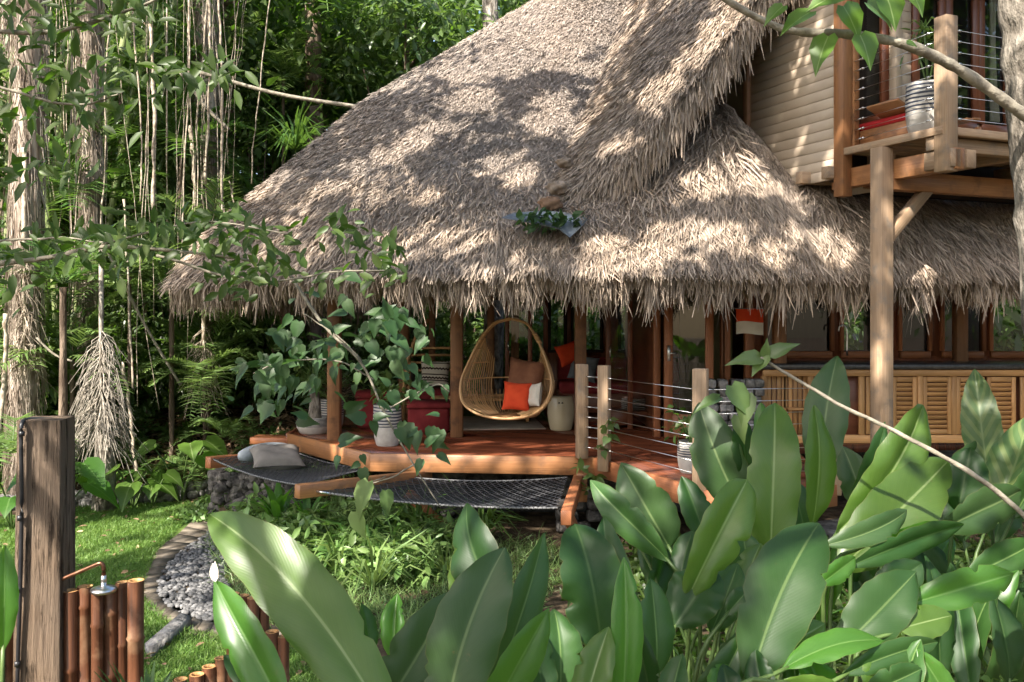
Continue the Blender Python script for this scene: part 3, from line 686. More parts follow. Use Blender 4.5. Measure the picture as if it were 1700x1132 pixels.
# railing of the walkway
rail = thing('walkway_railing', 'timber posts with steel cable railing beside the walkway', 'railing', loc=(1.2,9.6,ZD))
def rpost(x, y, z0, z1, par, s=.11, m='teak_pale', rot=0.):
    mb = MB(); c, n_ = cos(rot), sin(rot); box(mb, (x,y,(z0+z1)/2), (s/2,s/2,(z1-z0)/2), [[c,n_,0],[-n_,c,0],[0,0,1]], .006); return mb.build('railing_post', M[m], par)
p1 = P(966,700,10.08)[:2]; p2 = P(1003,700,9.85)[:2]; p3 = P(1163,700,8.35)[:2]; p4 = A(3.07,8.6)
rpost(*p1, ZD-.0, 2.0, rail, .115, rot=.3); rpost(*p2, ZD-.1, 2.0, rail, .12, rot=-.4); rpost(*p3, ZD-.1, 2.06, rail, .13, rot=-.4); rpost(*p4, ZD-.1, 2.06, rail, .13, rot=-.4)
for k in range(8):
    z = ZD+.13+k*.112; mb = MB()
    for a, b in ((p1,p2),(p2,p3),(p3,p4)):
        d = nrm(b-a)*.06; tube(mb, [np.r_[a+d,z], np.r_[b-d,z]], .0035, 5); tube(mb, [np.r_[a+d,z], np.r_[a+d*2.2,z]], .008, 6); tube(mb, [np.r_[b-d,z], np.r_[b-d*2.2,z]], .008, 6)
        tube(mb, [np.r_[b-d*1.0,z], np.r_[b-d*1.3,z]], .013, 6)
    mb.build('cable', M['steel'], rail)

# ---------------------------------------------------------------- upper room and balcony
U = A(.92,.385,0); U /= np.linalg.norm(U); Wd = A(-.385,.92,0); Wd /= np.linalg.norm(Wd); ZU = 4.32
C0 = A(4.02,8.5,0); B0 = C0+Wd*1.3; UA = np.array([U, Wd, A(0,0,1)])
def ub(mb, o, du, dw, z0, z1, b=.004, mi=0):     # box in balcony axes: origin o, u range, w range
    c = o+U*(du[0]+du[1])/2+Wd*(dw[0]+dw[1])/2; c[2] = (z0+z1)/2
    box(mb, c, ((du[1]-du[0])/2, (dw[1]-dw[0])/2, (z1-z0)/2), UA, b, mi)
mb = MB()
for z in np.arange(4.02, 6.8, .112): ub(mb, B0, (.0,.03), (.06,1.55), z, z+.1072, .0012)
mb.build('side_cladding', M['white'], house)
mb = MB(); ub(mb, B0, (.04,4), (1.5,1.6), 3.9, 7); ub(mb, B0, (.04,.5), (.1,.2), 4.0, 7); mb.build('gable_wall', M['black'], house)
mb = MB(); ub(mb, B0, (-.05,.09), (1.52,1.62), 3.9, 6.9); mb.build('post', M['post'], house)
mb = MB(); ub(mb, B0, (-.04,.09), (-.09,.05), 3.82, 6.9); ub(mb, B0, (.1,.19), (-.09,.02), 4.3, 6.9); mb.build('post', M['teak'], house)
# recessed corner: window wall and front wall
I0 = B0+U*.45; K = A(4.06,9.56,0)
mb = MB()
for z in np.arange(ZU, 6.8, .112):
    e = (0,.02)
    if z < 4.58 or z > 5.95: ub(mb, K, e, (.05,.75), z, z+.108, .003)
    else: ub(mb, K, e, (.05,.12), z, z+.108, .003); ub(mb, K, e, (.69,.75), z, z+.108, .003)
    ub(mb, K, (.05,.2), (-.02,.0), z, z+.108, .003)
    if z < 4.55: ub(mb, K, (.2,3.6), (-.02,.0), z, z+.108, .003)
mb.build('front_cladding', M['white'], house)
mb = MB(); ub(mb, K, (-.03,.05), (-.04,.05), ZU, 6.9); ub(mb, K, (.03,.06), (.06,3.), 3.9, 7); mb.build('corner_trim', M['white'], house)
def uwin(o, axis, a, b, z0, z1, name='window_frame', m='teak_dark', cur=True, n=0):
    D = U if axis == 'u' else Wd; Nn = -Wd if axis == 'u' else -U; mb = MB(); o = o+Nn*.03
    q = lambda t, z, off=0: o+D*t+Nn*off+A(0,0,z)
    beam(mb, q(a,z0), q(b,z0), .07, .08); beam(mb, q(a,z1), q(b,z1), .07, .08)
    for t in (a, b): beam(mb, q(t,z0+.04), q(t,z1-.04), .08, .07)
    f = mb.build(name, M[m], house)
    mb = MB(); mb.add([q(a,z0,-.02), q(b,z0,-.02), q(b,z1,-.02), q(a,z1,-.02)], [0,1,2,3]); mb.build('pane', M['glass'], f)
    if cur:
        mb = MB(); s = cur
        def cf(u, v):
            x = a+.05+(b-a-.1)*(.1+.8*u if s == 1 else .5+.5*u*(1-.5*np.sin(pi*np.clip(v,0,1)))); z = z0+.1+(z1-z0-.1)*v
            return o+np.outer(x, D)-np.outer(.05+.02*np.sin(u*34), Nn)+np.outer(z, A(0,0,1))
        grid(mb, cf, 30, 10); mb.build('curtain', M['curtain'], f)
    return f
uwin(K, 'w', .13, .68, 4.66, 6.1, cur=1)
for j, (a, b) in enumerate(((.24,.62),(.72,1.12),(1.2,1.62),(1.7,2.15),(2.25,2.8))): uwin(K, 'u', a, b, 4.62, 6.6, 'balcony_door', 'teak_dark', cur=2 if j in (2,3) else 0)
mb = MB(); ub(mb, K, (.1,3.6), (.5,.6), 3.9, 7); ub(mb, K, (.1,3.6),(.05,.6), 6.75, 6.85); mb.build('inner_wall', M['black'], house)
# balcony floor, rims and beams
mb = MB()
for k in range(10): ub(mb, C0, (.02,4.2), (.03+k*.125,.03+k*.125+.12), ZU-.05, ZU)
mb.build('balcony_floor', M['teak_pale'], house)
mb = MB(); ub(mb, C0, (-.03,.02), (-.06,1.28), ZU-.07, ZU+.006); ub(mb, C0, (.02,4.2), (-.06,.02), ZU-.07, ZU+.006); mb.build('balcony_rim', M['teak_pale'], house)
mb = MB(); ub(mb, C0, (.0,4.2), (.04,.16), ZU-.2, ZU-.075); mb.build('floor_beam', M['teak_pale'], house)
mb = MB(); ub(mb, C0, (.07,.19), (-.12,1.5), ZU-.4, ZU-.2); mb.build('floor_beam', M['teak'], house)
mb = MB(); ub(mb, C0, (.065,4.3), (.62,.76), ZU-.5, ZU-.31); mb.build('floor_beam', M['teak'], house)
mb = MB(); ub(mb, C0, (.3,4.2), (1.15,1.28), ZU-.4, ZU-.22); mb.build('floor_beam', M['post'], house)
mb = MB()
for w in (1.34,1.75): ub(mb, C0, (-.12,.6), (w,w+.11), ZU-.3, ZU-.17)
for u in (.02,.22): ub(mb, C0, (u,u+.12), (-.12,.2), ZU-.38, ZU-.21)
for u in (1.2,2.3,3.4): ub(mb, C0, (u,u+.1), (-.04,1.3), ZU-.2, ZU-.08)
mb.build('joist_ends', M['teak_pale'], house)
pp = C0+Wd*.69-U*.02
mb = MB(); box(mb, (pp[0],pp[1],(ZU-.08)/2), (.08,.08,(ZU-.08)/2), UA, .008); mb.build('balcony_post', M['teak_pale'], house)
mb = MB(); beam(mb, np.r_[(pp+U*.06)[:2],3.32], np.r_[(pp+U*.62)[:2],3.86], .1, .11); mb.build('brace', M['teak_pale'], house)
mb = MB(); box(mb, (pp[0]+3.6*U[0],pp[1]+3.6*U[1],1.85), (.08,.08,1.85), UA, .008); mb.build('balcony_post', M['teak_pale'], house)
brail = thing('balcony_railing', 'steel cable railing with pale timber post round the balcony', 'railing', loc=(C0[0],C0[1],ZU))
mb = MB(); ub(mb, C0, (-.02,.13), (-.1,.05), ZU-.42, ZU+1.04, .008); mb.build('railing_post', M['teak_pale'], brail)
for k in range(9):
    z = ZU+.1+k*.105; mb = MB()
    a = C0+U*.05; b = B0+U*.12
    for s, e in ((a+Wd*.07, b-Wd*.1), (a+U*.1, C0+U*4.2)):
        s = s.copy(); e = e.copy(); s[2] = e[2] = z; d = nrm(e-s); tube(mb, [s,e], .003, 5); tube(mb, [s,s+d*.06], .007, 6); tube(mb, [e,e-d*.1], .008, 6); tube(mb, [e-d*.1,e-d*.13], .013, 6); tube(mb, [s+d*.1,s+d*.13], .012, 6)
    mb.build('cable', M['steel'], brail)
# ================================================================ FURNITURE AND POTS
def rotm(yaw=0, pitch=0, roll=0):
    cy, sy, cp, sp, cr, sr = cos(yaw), sin(yaw), cos(pitch), sin(pitch), cos(roll), sin(roll)
    Rz = np.array([[cy,-sy,0],[sy,cy,0],[0,0,1]]); Rx = np.array([[1,0,0],[0,cp,-sp],[0,sp,cp]]); Ry = np.array([[cr,0,sr],[0,1,0],[-sr,0,cr]])
    return (Rz@Rx@Ry).T
def pillow(c, w, h, t, ax, m, name, label, group=None, sag=.06):
    """square cushion standing in the plane of axes 0 and 2, thickness along axis 1"""
    mb = MB(); n = 15
    def side(sg):
        def fn(u, v):
            x = u*2-1; z = v*2-1; e = np.clip((1-x**4)*(1-z**4), 0, 1)**.55
            k = 1-sag*1.6*(1-z**2)*np.abs(x)**3; k2 = 1-sag*1.6*(1-x**2)*np.abs(z)**3
            wr = .03*np.sin(x*5+z*7)*e+.02*np.sin(z*13-x*9)*e
            L = np.stack([x*k*w/2, sg*(t/2*e*(1+wr*3)+.004), z*k2*h/2], -1); return np.asarray(c)+L@ax
        return fn
    grid(mb, side(-1), n, n); grid(mb, side(1), n, n)
    o = mb.build(name, M[m], smooth=True); tag(o, label, 'pillow', group); return o
# hanging egg chair
ec = P(848,610,11.25); egg = thing('hanging_egg_chair', 'rattan egg chair hanging by a rope over the deck', 'hanging chair', loc=(ec[0],ec[1],1.3))
ex, ey = ec[0], ec[1]; yaw = -.28; ca, sa = cos(yaw), sin(yaw)
def eg(x, y, z):
    x = x*1.09; return A(ex+x*ca-y*sa, ey+x*sa+y*ca, z)
rimp = [(0,.0,2.5),(-.2,-.03,2.43),(-.36,-.08,2.2),(-.475,-.14,1.93),(-.54,-.2,1.7),(-.5,-.26,1.47),(-.3,-.32,1.335),(0,-.34,1.29),(.28,-.32,1.33),(.46,-.26,1.46),(.52,-.2,1.7),(.46,-.14,1.95),(.35,-.08,2.2),(.2,-.03,2.43),(0,.0,2.5)]
rim = spline([eg(*p) for p in rimp], 90)
mb = MB(); tube(mb, rim, .017, 8); tube(mb, rim+A(.012,.03,-.012), .012, 6); mb.build('rim', M['rattan'], egg, True)
mb = MB()                                            # basket: cane bent from the left rim round the back to the right rim
def bk(u, v):                                        # u across -1..1, v 0 bottom .. 1 top of weave
    z = 1.29+.98*v; r = np.interp(z, [1.29,1.34,1.47,1.7,1.93,2.2,2.3], [.03,.3,.5,.54,.475,.36,.3]); fy = np.interp(z, [1.29,1.33,1.47,1.7,1.93,2.2,2.3], [-.3,-.31,-.26,-.2,-.14,-.08,-.05])
    a = u*pi/2; dep = np.interp(z, [1.29,1.34,1.5,1.8,2.1,2.3], [.1,.4,.66,.68,.42,.22]); return eg(r*np.sin(a), fy+dep*np.cos(a), z)
for v in np.linspace(.0,.45,3): tube(mb, [bk(u, v) for u in np.linspace(-1,1,24)], .009, 5)
for v in (.66,.85):
    for sg in (-1,1): tube(mb, [bk(sg*u, v) for u in np.linspace(.5+.3*(v > .7),1,10)], .008, 5)
side = np.concatenate([np.linspace(-1,-.42,17), np.linspace(.34,1,20)])
for u in side: tube(mb, spline([bk(u, v) for v in np.linspace(.03,.98 if abs(u) > .75 else (.62+.36*(abs(u)-.3)/.45), 9)], 18), .0062, 5)
for u in np.linspace(-.95,.95,34): tube(mb, spline([eg(u*.32,-.28,1.31), eg(u*.34,.05,1.315), bk(u*.9,.12), bk(u*.93,.3)], 10), .006, 5)
mb.build('basket', M['rattan'], egg, True)
for s in (-1,1):
    mb = MB()
    for t in np.linspace(.0,1,16): p = spline([eg(s*.36,-.08,2.2), eg(s*.29,-.06,2.32)], 3); q = p[0]+(p[2]-p[0])*t; tube(mb, [q+eg(a*.028*cos(b),a*.028*sin(b),0)-eg(0,0,0) for a, b in ((1,0),(1,1.5),(1,3.1),(1,4.7),(1,6.2))], .006, 4)
    mb.build('binding', M['rattan'], egg)
mb = MB(); tube(mb, [eg(0,0,2.5), eg(0,.02,3.4)], .012, 6); tube(mb, [eg(.03*cos(a),0,2.53+.03*sin(a)) for a in np.linspace(0,6.28,12)], .006, 5); mb.build('rope', M['ropew'], egg)
pillow(eg(.07,.0,1.53), .35, .36, .13, rotm(yaw+.1,-.2,.06), 'f_orange', 'pillow', 'bright orange pillow in the hanging egg chair')
pillow(eg(.27,.02,1.55), .28, .3, .11, rotm(yaw-.75,-.2,-.15), 'f_white', 'pillow', 'off white pillow beside the orange one in the egg chair')
pillow(eg(.1,.3,1.74), .5, .48, .17, rotm(yaw-.05,-.18,.12), 'f_brown', 'pillow', 'dark brown knitted pillow behind the orange pillow')
# ceramic garden stool
p = P(931,713,12.45)
st = thing('garden_stool', 'cream glazed drum shaped ceramic stool on the deck', 'stool', loc=(p[0],p[1],ZD))
mb = MB(); lathe(mb, (p[0],p[1],ZD), [(0,.005),(.14,.005),(.15,.02),(.172,.12),(.188,.24),(.18,.36),(.162,.44),(.158,.462),(.14,.472),(0,.474)], 40); mb.build('body', M['cream'], st, True)
mb = MB()
for a in (-1.75,-1.5): tube(mb, [(p[0]+.16*cos(a),p[1]+.16*sin(a),ZD+.39),(p[0]+.176*cos(a),p[1]+.176*sin(a),ZD+.385)], .014, 10)
mb.build('vent_holes', M['black'], st)
# maroon ottomans
def ottoman(px, py, d, w, h, label):
    p = P(px, py, d); o = thing('ottoman', label, 'ottoman', loc=(p[0],p[1],ZD))
    mb = MB(); box(mb, (p[0],p[1],ZD+h*.42), (w/2,w/2,h*.42), rotm(.08), .04); mb.build('body', M['f_maroon'], o, True)
    mb = MB(); box(mb, (p[0],p[1],ZD+h*.92), (w/2+.012,w/2+.012,h*.09), rotm(.08), .035); mb.build('seat_pad', M['f_maroon'], o, True)
ottoman(712,717,12.4,.56,.4,'maroon cube ottoman beside the brown post'); ottoman(622,726,12.9,.5,.5,'maroon ottoman partly hidden behind the white striped pot')
# rug, low table, plates, bench
p = P(790,716,12.6); mb = MB(); box(mb, (p[0]+.1,p[1]+.6,ZD+.008), (.8,.75,.008), rotm(.1), .003); tag(mb.build('rug', M['f_rug']), 'pale woven rug on the deck under the egg chair', 'rug')
p = P(800,690,13.6); tb = thing('low_table', 'low pale wooden table behind the egg chair', 'table', loc=(p[0],p[1],ZD))
mb = MB(); box(mb, (p[0],p[1],ZD+.34), (.75,.35,.02)); mb.build('table_top', M['louvre'], tb)
for sx in (-.68,.68):
    for sy in (-.3,.3): mb = MB(); box(mb, (p[0]+sx,p[1]+sy,ZD+.16), (.025,.025,.16)); mb.build('leg', M['louvre'], tb)
def sofa(x0, x1, y, label):
    s = thing('sofa', label, 'sofa', loc=((x0+x1)/2,y,ZD)); c = (x0+x1)/2; w = (x1-x0)/2
    mb = MB(); box(mb, (c,y,ZD+.16), (w,.42,.15)); mb.build('base', M['teak_dark'], s)
    mb = MB(); box(mb, (c,y-.02,ZD+.4), (w-.02,.42,.09), b=.04); mb.build('seat_cushion', M['f_maroon'], s, True)
    mb = MB(); box(mb, (c,y+.36,ZD+.66), (w-.02,.08,.2), b=.04); mb.build('backrest', M['f_maroon'], s, True)
sofa(.75, 3.9, 14.9, 'long maroon sofa under the back windows')
pillow((1.15,14.55,ZD+.72), .46,.42,.16, rotm(0,-.25,.2), 'f_slate', 'pillow', 'slate blue pillow on the left end of the maroon sofa')
pillow((.92,14.6,ZD+.95), .4,.36,.15, rotm(.2,-.3,-.3), 'f_orange', 'pillow', 'rust orange pillow leaning above the slate blue pillow')
pillow((2.2,14.55,ZD+.7), .48,.42,.16, rotm(0,-.25,.1), 'f_brown', 'pillow', 'brown pillow on the maroon sofa behind the railing posts')
pillow((2.75,14.55,ZD+.7), .48,.42,.16, rotm(.1,-.25,-.1), 'f_red', 'pillow', 'red pillow at the right end of the maroon sofa')
p = P(1052,680,13.0); pt = thing('side_table', 'dark side table behind the railing carrying stacked plates', 'table', loc=(p[0],p[1],ZD))
mb = MB(); box(mb, (p[0],p[1],1.15), (.42,.3,.02)); mb.build('table_top', M['teak_dark'], pt)
for sx in (-.38,.38):
    for sy in (-.26,.26): mb = MB(); box(mb, (p[0]+sx,p[1]+sy,1.04), (.022,.022,.09)); mb.build('leg', M['teak_dark'], pt)
for k in range(6):
    mb = MB(); lathe(mb, (p[0],p[1],1.172+k*.027), [(0,0),(.1,0),(.18,.018),(.183,.022),(.1,.008),(0,.006)], 28); tag(mb.build('plate', M['porcelain'], smooth=True), 'white plate in the stack on the dark side table', 'plate', 'stacked plates')
# rattan armchair with patterned pillow
p = P(718,668,14.0); ch = thing('bamboo_armchair', 'pale bamboo framed armchair at the far left of the deck', 'armchair', loc=(p[0],p[1],ZD)); x, y = p[0], p[1]
for sx in (-.4,.4):
    for sy in (-.35,.35): mb = MB(); tube(mb, [(x+sx,y+sy,ZD),(x+sx,y+sy,ZD+(.62 if sy < 0 else 1.05))], .025); mb.build('leg', M['rattan'], ch)
    mb = MB(); tube(mb, [(x+sx,y-.38,ZD+.62),(x+sx,y+.38,ZD+.64)], .025); mb.build('armrest', M['rattan'], ch)
mb = MB()
for z in (.7,.82,.94,1.05): tube(mb, [(x-.42,y+.35,ZD+z),(x+.42,y+.35,ZD+z)], .02)
mb.build('backrest', M['rattan'], ch)
mb = MB(); box(mb, (x,y,ZD+.36), (.38,.36,.08), b=.03); mb.build('seat', M['f_maroon'], ch, True)
pillow((x+.04,y-.02,ZD+.66), .46,.44,.18, rotm(.05,-.2,.05), 'pat', 'pillow', 'black and cream patterned pillow on the bamboo armchair')
mb = MB(); tube(mb, [P(a,b,14.2) for a, b in ((672,640),(676,600),(690,560),(712,530))], .03, 8); tag(mb.build('curved_branch', M['rattan']), 'curved bamboo branch rising beside the far deck post', 'branch')

# ---------------------------------------------------------------- planters
def pot_mesh(mb, c, r, h, kind):
    if kind == 'bowl': pr = [(.7,0),(.82,.04),(1.,.4),(1.02,.55),(.96,.85),(.9,1),(.84,1),(.82,.86),(0,.84)]
    else: pr = [(.74,0),(.8,.03),(.93,.2),(1.,.45),(.98,.5),(1.02,.56),(1.,.8),(.98,1),(.9,1.0),(.88,.9),(0,.88)]
    pr = np.array(pr); n0 = len(mb.u); lathe(mb, c, pr*A(r,h), 40); k = len(pr)
    mb.u[n0] = np.stack([np.zeros(k*41), np.repeat(np.where(np.arange(k) > k-3, .3, pr[:,1]), 41)], 1)
def planter(px, py, d, r, h, kind, label, plant, z=ZD, name='potted_plant'):
    p = P(px, py, d); c = A(p[0], p[1], z); o = thing(name, label, 'potted plant', loc=tuple(c))
    mb = MB(); pot_mesh(mb, c, r, h, kind); mb.build('pot', M['pot'], o, True)
    plant(c+A(0,0,h*.86), o); return o
def strap_plant(mb, c, n, L, w, lift=.8, mi=0, droop=.7):
    a = R.random(n)*2*pi; e = R.random(n)*1.1*lift+.25; d = np.stack([np.cos(a)*np.cos(e), np.sin(a)*np.cos(e), np.sin(e)], 1)
    l = (L*(.6+.6*R.random(n)))[:,None]; p0 = np.repeat(np.asarray(c)[None], n, 0)+d*.02; p1 = p0+d*l*.5; d2 = nrm(d-A(0,0,1)*droop*(.5+R.random((n,1)))); p2 = p1+d2*l*.5
    strips(mb, p0, p1, p2, w, nrm(np.cross(d, A(0,0,1))+rnd(n,.15)), mi, .15)
def pl_straps(n, L, w, m='mondo', lift=.8):
    def f(c, o): mb = MB(); strap_plant(mb, c, n, L, w, lift); mb.build('foliage', M[m], o)
    return f
def pl_leafy(h, m='jun2', n=60, L=.13):
    def f(c, o):
        mb = MB(); tips = []
        for k in range(6):
            a = k*1.05+R.random(); t = c+A(cos(a)*.16, sin(a)*.16, h*(.6+.5*R.random())); tube(mb, spline([c, c+(t-c)*.5+A(0,0,.05), t], 6), [.008,.007,.006,.005,.004,.003], 5); tips += [t, c+(t-c)*.65]
        mb.build('stem', M['stem'], o); mb = MB(); clump(mb, tips, .16, n//12+4, L, .55, 1.); mb.build('foliage', M[m], o)
    return f
def pl_trunk(h):
    def f(c, o):
        mb = MB(); tube(mb, spline([c-A(0,0,.03), c+A(.01,0,h*.5), c+A(-.02,0,h)], 8), [.1,.09,.08,.075,.07,.065,.06,.055], 10); mb.build('stem', M['barkpale'], o, True)
        mb = MB()
        for k in range(5): strap_plant(mb, c+A(R.normal()*.05,R.normal()*.05,h), 26, .5, .02, .9, droop=.9)
        mb.build('foliage', M['mondo'], o)
    return f
planter(522,717,12.15,.235,.22,'bowl','wide low striped bowl planter with a thick stem on the deck corner', pl_trunk(.45))
planter(551,700,12.6,.165,.42,'tall','tall striped planter behind the wide bowl planter', pl_straps(50,.55,.018))
planter(643,738,11.05,.17,.5,'tall','white planter with navy stripes at the front deck edge', pl_leafy(.35))
planter(1147,783,9.2,.135,.32,'tall','small striped pot beside the walkway railing post', pl_leafy(.3,'jun',40,.1))
bp = C0+U*.15+Wd*.3
def bal_plant(c, o):
    mb = MB(); tt = []
    for k in range(5):
        a = k*1.3; t = c+A(cos(a)*.1, sin(a)*.1, .4+.2*R.random()); tube(mb, [c, t], .01, 5); tt.append(t)
    mb.build('stem', M['stem'], o); mb = MB(); clump(mb, tt, .16, 8, .13, .4, 1.); [strap_plant(mb, t, 9, .22, .02, .8) for t in tt]; mb.build('foliage', M['jun2'], o)
pb = P(1541,215,9.0); o = thing('potted_plant', 'large striped planter behind the balcony corner post', 'potted plant', loc=(pb[0],pb[1],ZU))
mb = MB(); pot_mesh(mb, (pb[0],pb[1],ZU), .21, .53, 'tall'); mb.build('pot', M['pot'], o, True); bal_plant(A(pb[0],pb[1],ZU+.47), o)
# balcony seats
bo = B0+U*.24
bs = thing('window_bench', 'wooden bench with a flat red cushion on the balcony', 'bench', loc=(bo[0],bo[1],ZU))
mb = MB(); ub(mb, B0, (.2,.6), (-.85,-.02), ZU, ZU+.2); mb.build('base', M['teak'], bs)
mb = MB(); ub(mb, B0, (.2,.62), (-.85,-.02), ZU+.2, ZU+.28, .03); mb.build('seat_cushion', M['f_red'], bs, True)
lo = C0+U*.75+Wd*.75; lg = thing('wooden_lounger', 'slatted wooden lounge chair on the balcony', 'lounge chair', loc=(lo[0],lo[1],ZU))
mb = MB()
for k in range(7): ub(mb, C0, (.45+k*.11,.54+k*.11), (.55,1.0), ZU+.2+k*.012, ZU+.225+k*.012)
mb.build('seat', M['teak'], lg)
mb = MB(); a = C0+U*.42+Wd*.78+A(0,0,ZU+.24)
beam(mb, a, a-U*.35+A(0,0,.16), .42, .03, up=nrm(U*.4+A(0,0,1))); mb.build('backrest', M['teak'], lg)
for du in (.48,1.15):
    for dw in (.57,.97): mb = MB(); ub(mb, C0, (du,du+.05), (dw-.03,dw+.02), ZU, ZU+.2); mb.build('leg', M['teak'], lg)

# ---------------------------------------------------------------- hammock nets
def net(mb, c00, c10, c01, c11, nu, nv, sag, r=.005, edge=True):
    """diamond mesh between corners, sagging"""
    def S(u, v): return (c00*(1-u)+c10*u)*(1-v)+(c01*(1-u)+c11*u)*v-A(0,0,sag*4*u*(1-u)*.5*(1+4*v*(1-v)))
    for s in (1,-1):
        for k in range(-nv, nu+1):
            pts = []
            for j in range(nv*2+1):
                v = j/(nv*2); u = (k+s*v*nv if s == 1 else k+nv-v*nv)/nu
                if -1e-6 <= u <= 1+1e-6: pts.append(S(min(max(u,0),1), v)+A(0,0,.008*sin(j*pi)))
            if len(pts) > 1: tube(mb, pts, r, 4, cap=False)
    return S
h1 = thing('net_hammock', 'black rope net stretched below the front edge of the deck', 'net', loc=(-.4,9.4,.72))
a0, a1, b0, b1 = P(520,815,9.25), P(926,846,8.55), A(-1.35,10.22,.73), A(.62,10.06,.74)
a0[2] = .75; a1[2] = .73
mb = MB(); S = net(mb, a0, a1, b0, b1, 27, 11, .1, .0052); mb.build('net', M['rope'], h1)
mb = MB(); tube(mb, [S(t,0)+A(0,0,.004*sin(t*400)) for t in np.linspace(0,1,120)], .011, 6); tube(mb, [S(t,1) for t in np.linspace(0,1,40)], .009, 6); mb.build('edge_rope', M['ropew'], h1)
mb = MB()
for t in np.linspace(.01,.99,60): q = S(t,0); tube(mb, [q+A(0,.013*cos(a),.013*sin(a)) for a in np.linspace(0,6,7)], .0035, 4)
mb.build('lacing', M['rope'], h1)
mb = MB(); tube(mb, [S(0,0), S(0,0)+(S(.07,0)-S(0,0))], .014, 6); tube(mb, [S(.0,0)-A(.08,0,0), S(0,0)], .009, 6); mb.build('turnbuckle', M['steel'], h1)
mb = MB(); beam(mb, (-2.17,9.12,.77), (-.95,10.42,.69), .1, .14); mb.build('spar', M['teak'], h1)
mb = MB(); beam(mb, (.5,8.35,.68), (.74,10.1,.69), .1, .14); mb.build('spar', M['teak_frame'], h1)
h2 = thing('net_hammock', 'black rope net with grey cushions left of the deck corner', 'net', loc=(-2.9,10.6,.74))
a0, a1, b0, b1 = P(355,772,10.9), P(505,806,9.4), A(-3.02,12.1,.76), A(-1.7,10.6,.74)
a0[2] = .8; a1[2] = .78
mb = MB(); S2 = net(mb, a0, a1, b0, b1, 22, 13, .1, .0052); mb.build('net', M['rope'], h2)
mb = MB(); tube(mb, [S2(t,0) for t in np.linspace(0,1,60)], .011, 6); tube(mb, [S2(t,1) for t in np.linspace(0,1,40)], .009, 6); mb.build('edge_rope', M['ropew'], h2)
mb = MB()
for t in np.linspace(.01,.99,44): q = S2(t,0); tube(mb, [q+A(.006*cos(a),.013*cos(a),.013*sin(a)) for a in np.linspace(0,6,7)], .0035, 4)
mb.build('lacing', M['rope'], h2)
mb = MB(); beam(mb, P(345,768,10.95), P(470,757,12.0), .1, .14); mb.build('spar', M['teak_frame'], h2)
q = S2(.3,.5); pillow(q+A(.02,.0,.11), .62,.5,.22, rotm(.5,-1.25,.1), 'f_grey', 'pillow', 'taupe grey pillow lying on the left hammock net')
mb = MB(); c = P(402,768,11.15); pts = spline([c+A(-.02,-.1,.08), c+A(.2,.22,.1), c+A(.5,.45,.1)], 16); rr = .11*np.clip(np.sin(np.linspace(0,pi,16)), 0, 1)**.3+.002; tube(mb, pts, rr, 16); tag(mb.build('bolster', M['f_blue'], smooth=True), 'pale blue grey bolster behind the taupe pillow on the net', 'bolster')

# ---------------------------------------------------------------- things lying on the roof, banner
mb = MB(); Q = [P(833,384,10.1), P(852,376,10.25), P(905,372,10.45), P(978,380,10.3), P(966,395,10.1), P(944,417,9.86), P(925,402,9.98), P(900,396,10.03)]
Q = [q-A(0,.26,-.13) for q in Q]; cc = np.mean(Q, 0); up = nrm(A(0,-.7,.7))*.012; k = len(Q)
V = np.array(Q+[cc+A(0,0,.01)]+[q-up for q in Q]); mb.add(V, [[i,(i+1)%k,k] for i in range(k)]); mb.f.append((np.array([[i,(i+1)%k,k+1+(i+1)%k,k+1+i] for i in range(k)]), 0))
tag(mb.build('plastic_sheet', M['slate']), 'grey plastic sheet lying on the thatched roof', 'sheet')
mb = MB(); cs = [P(x,y+5,10.0)+A(0,-.22,.09) for x, y in ((868,376),(880,370),(895,374),(905,366),(918,372),(930,380),(945,376),(962,379),(890,384),(912,386))]
clump(mb, cs, .075, 9, .1, .6, .9, _HE); tag(mb.build('fallen_leaves', M['heart']), 'heap of green fallen leaves on the grey plastic sheet', 'leaves')
mb = MB(); strap_plant(mb, P(960,376,10.2)+A(0,-.2,.1), 14, .3, .008); tag(mb.build('dry_twigs', M['deadleaf']), 'dry twigs at the right edge of the grey sheet', 'twigs')
def sack(px, py, d, r, m, label):
    c = P(px, py, d-.2); mb = MB()
    def fn(u, v):
        a = u*2*pi; b = v*pi; w = 1+.16*np.sin(a*3+b*4)+.1*np.sin(a*7-b*5)
        return np.stack([c[0]+r*np.cos(a)*np.sin(b)*w, c[1]+r*.6*np.sin(a)*np.sin(b)*w, c[2]+r*.55*np.cos(b)*w], -1)
    grid(mb, fn, 26, 14); tag(mb.build('sack', M[m], smooth=True), label, 'sack')
sack(926,312,10.6,.13,'sack','pale sack wedged in the roof valley above the grey sheet'); sack(914,338,10.4,.13,'deadleaf','brown bundle below the pale sack in the roof valley'); sack(937,270,11.0,.1,'sack','small pale sack highest in the roof valley')
c = P(1245,534,10.9); bn = thing('hanging_banner', 'small orange over white banner hanging under the eave', 'banner', loc=tuple(c))
for z0, z1, m, nm in ((.0,.16,'f_orange','upper_band'), (-.15,-.002,'f_white','lower_band')):
    mb = MB()
    def fl(off):
        def f(u, v): return np.stack([c[0]-.165+.33*u, c[1]+off+.015*np.sin(u*7)+.0*v, c[2]+z0+(z1-z0)*v+.01*np.sin(u*5)], -1)
        return f
    grid(mb, fl(0), 12, 4); grid(mb, fl(.004), 12, 4); mb.build(nm, M[m], bn)
mb = MB(); tube(mb, [c+A(-.19,0,.16), c+A(.19,0,.16)], .008, 6); tube(mb, [c+A(-.1,0,.16), c+A(0,.05,.6), c+A(.1,0,.16)], .003, 4); mb.build('cord', M['ropew'], bn)
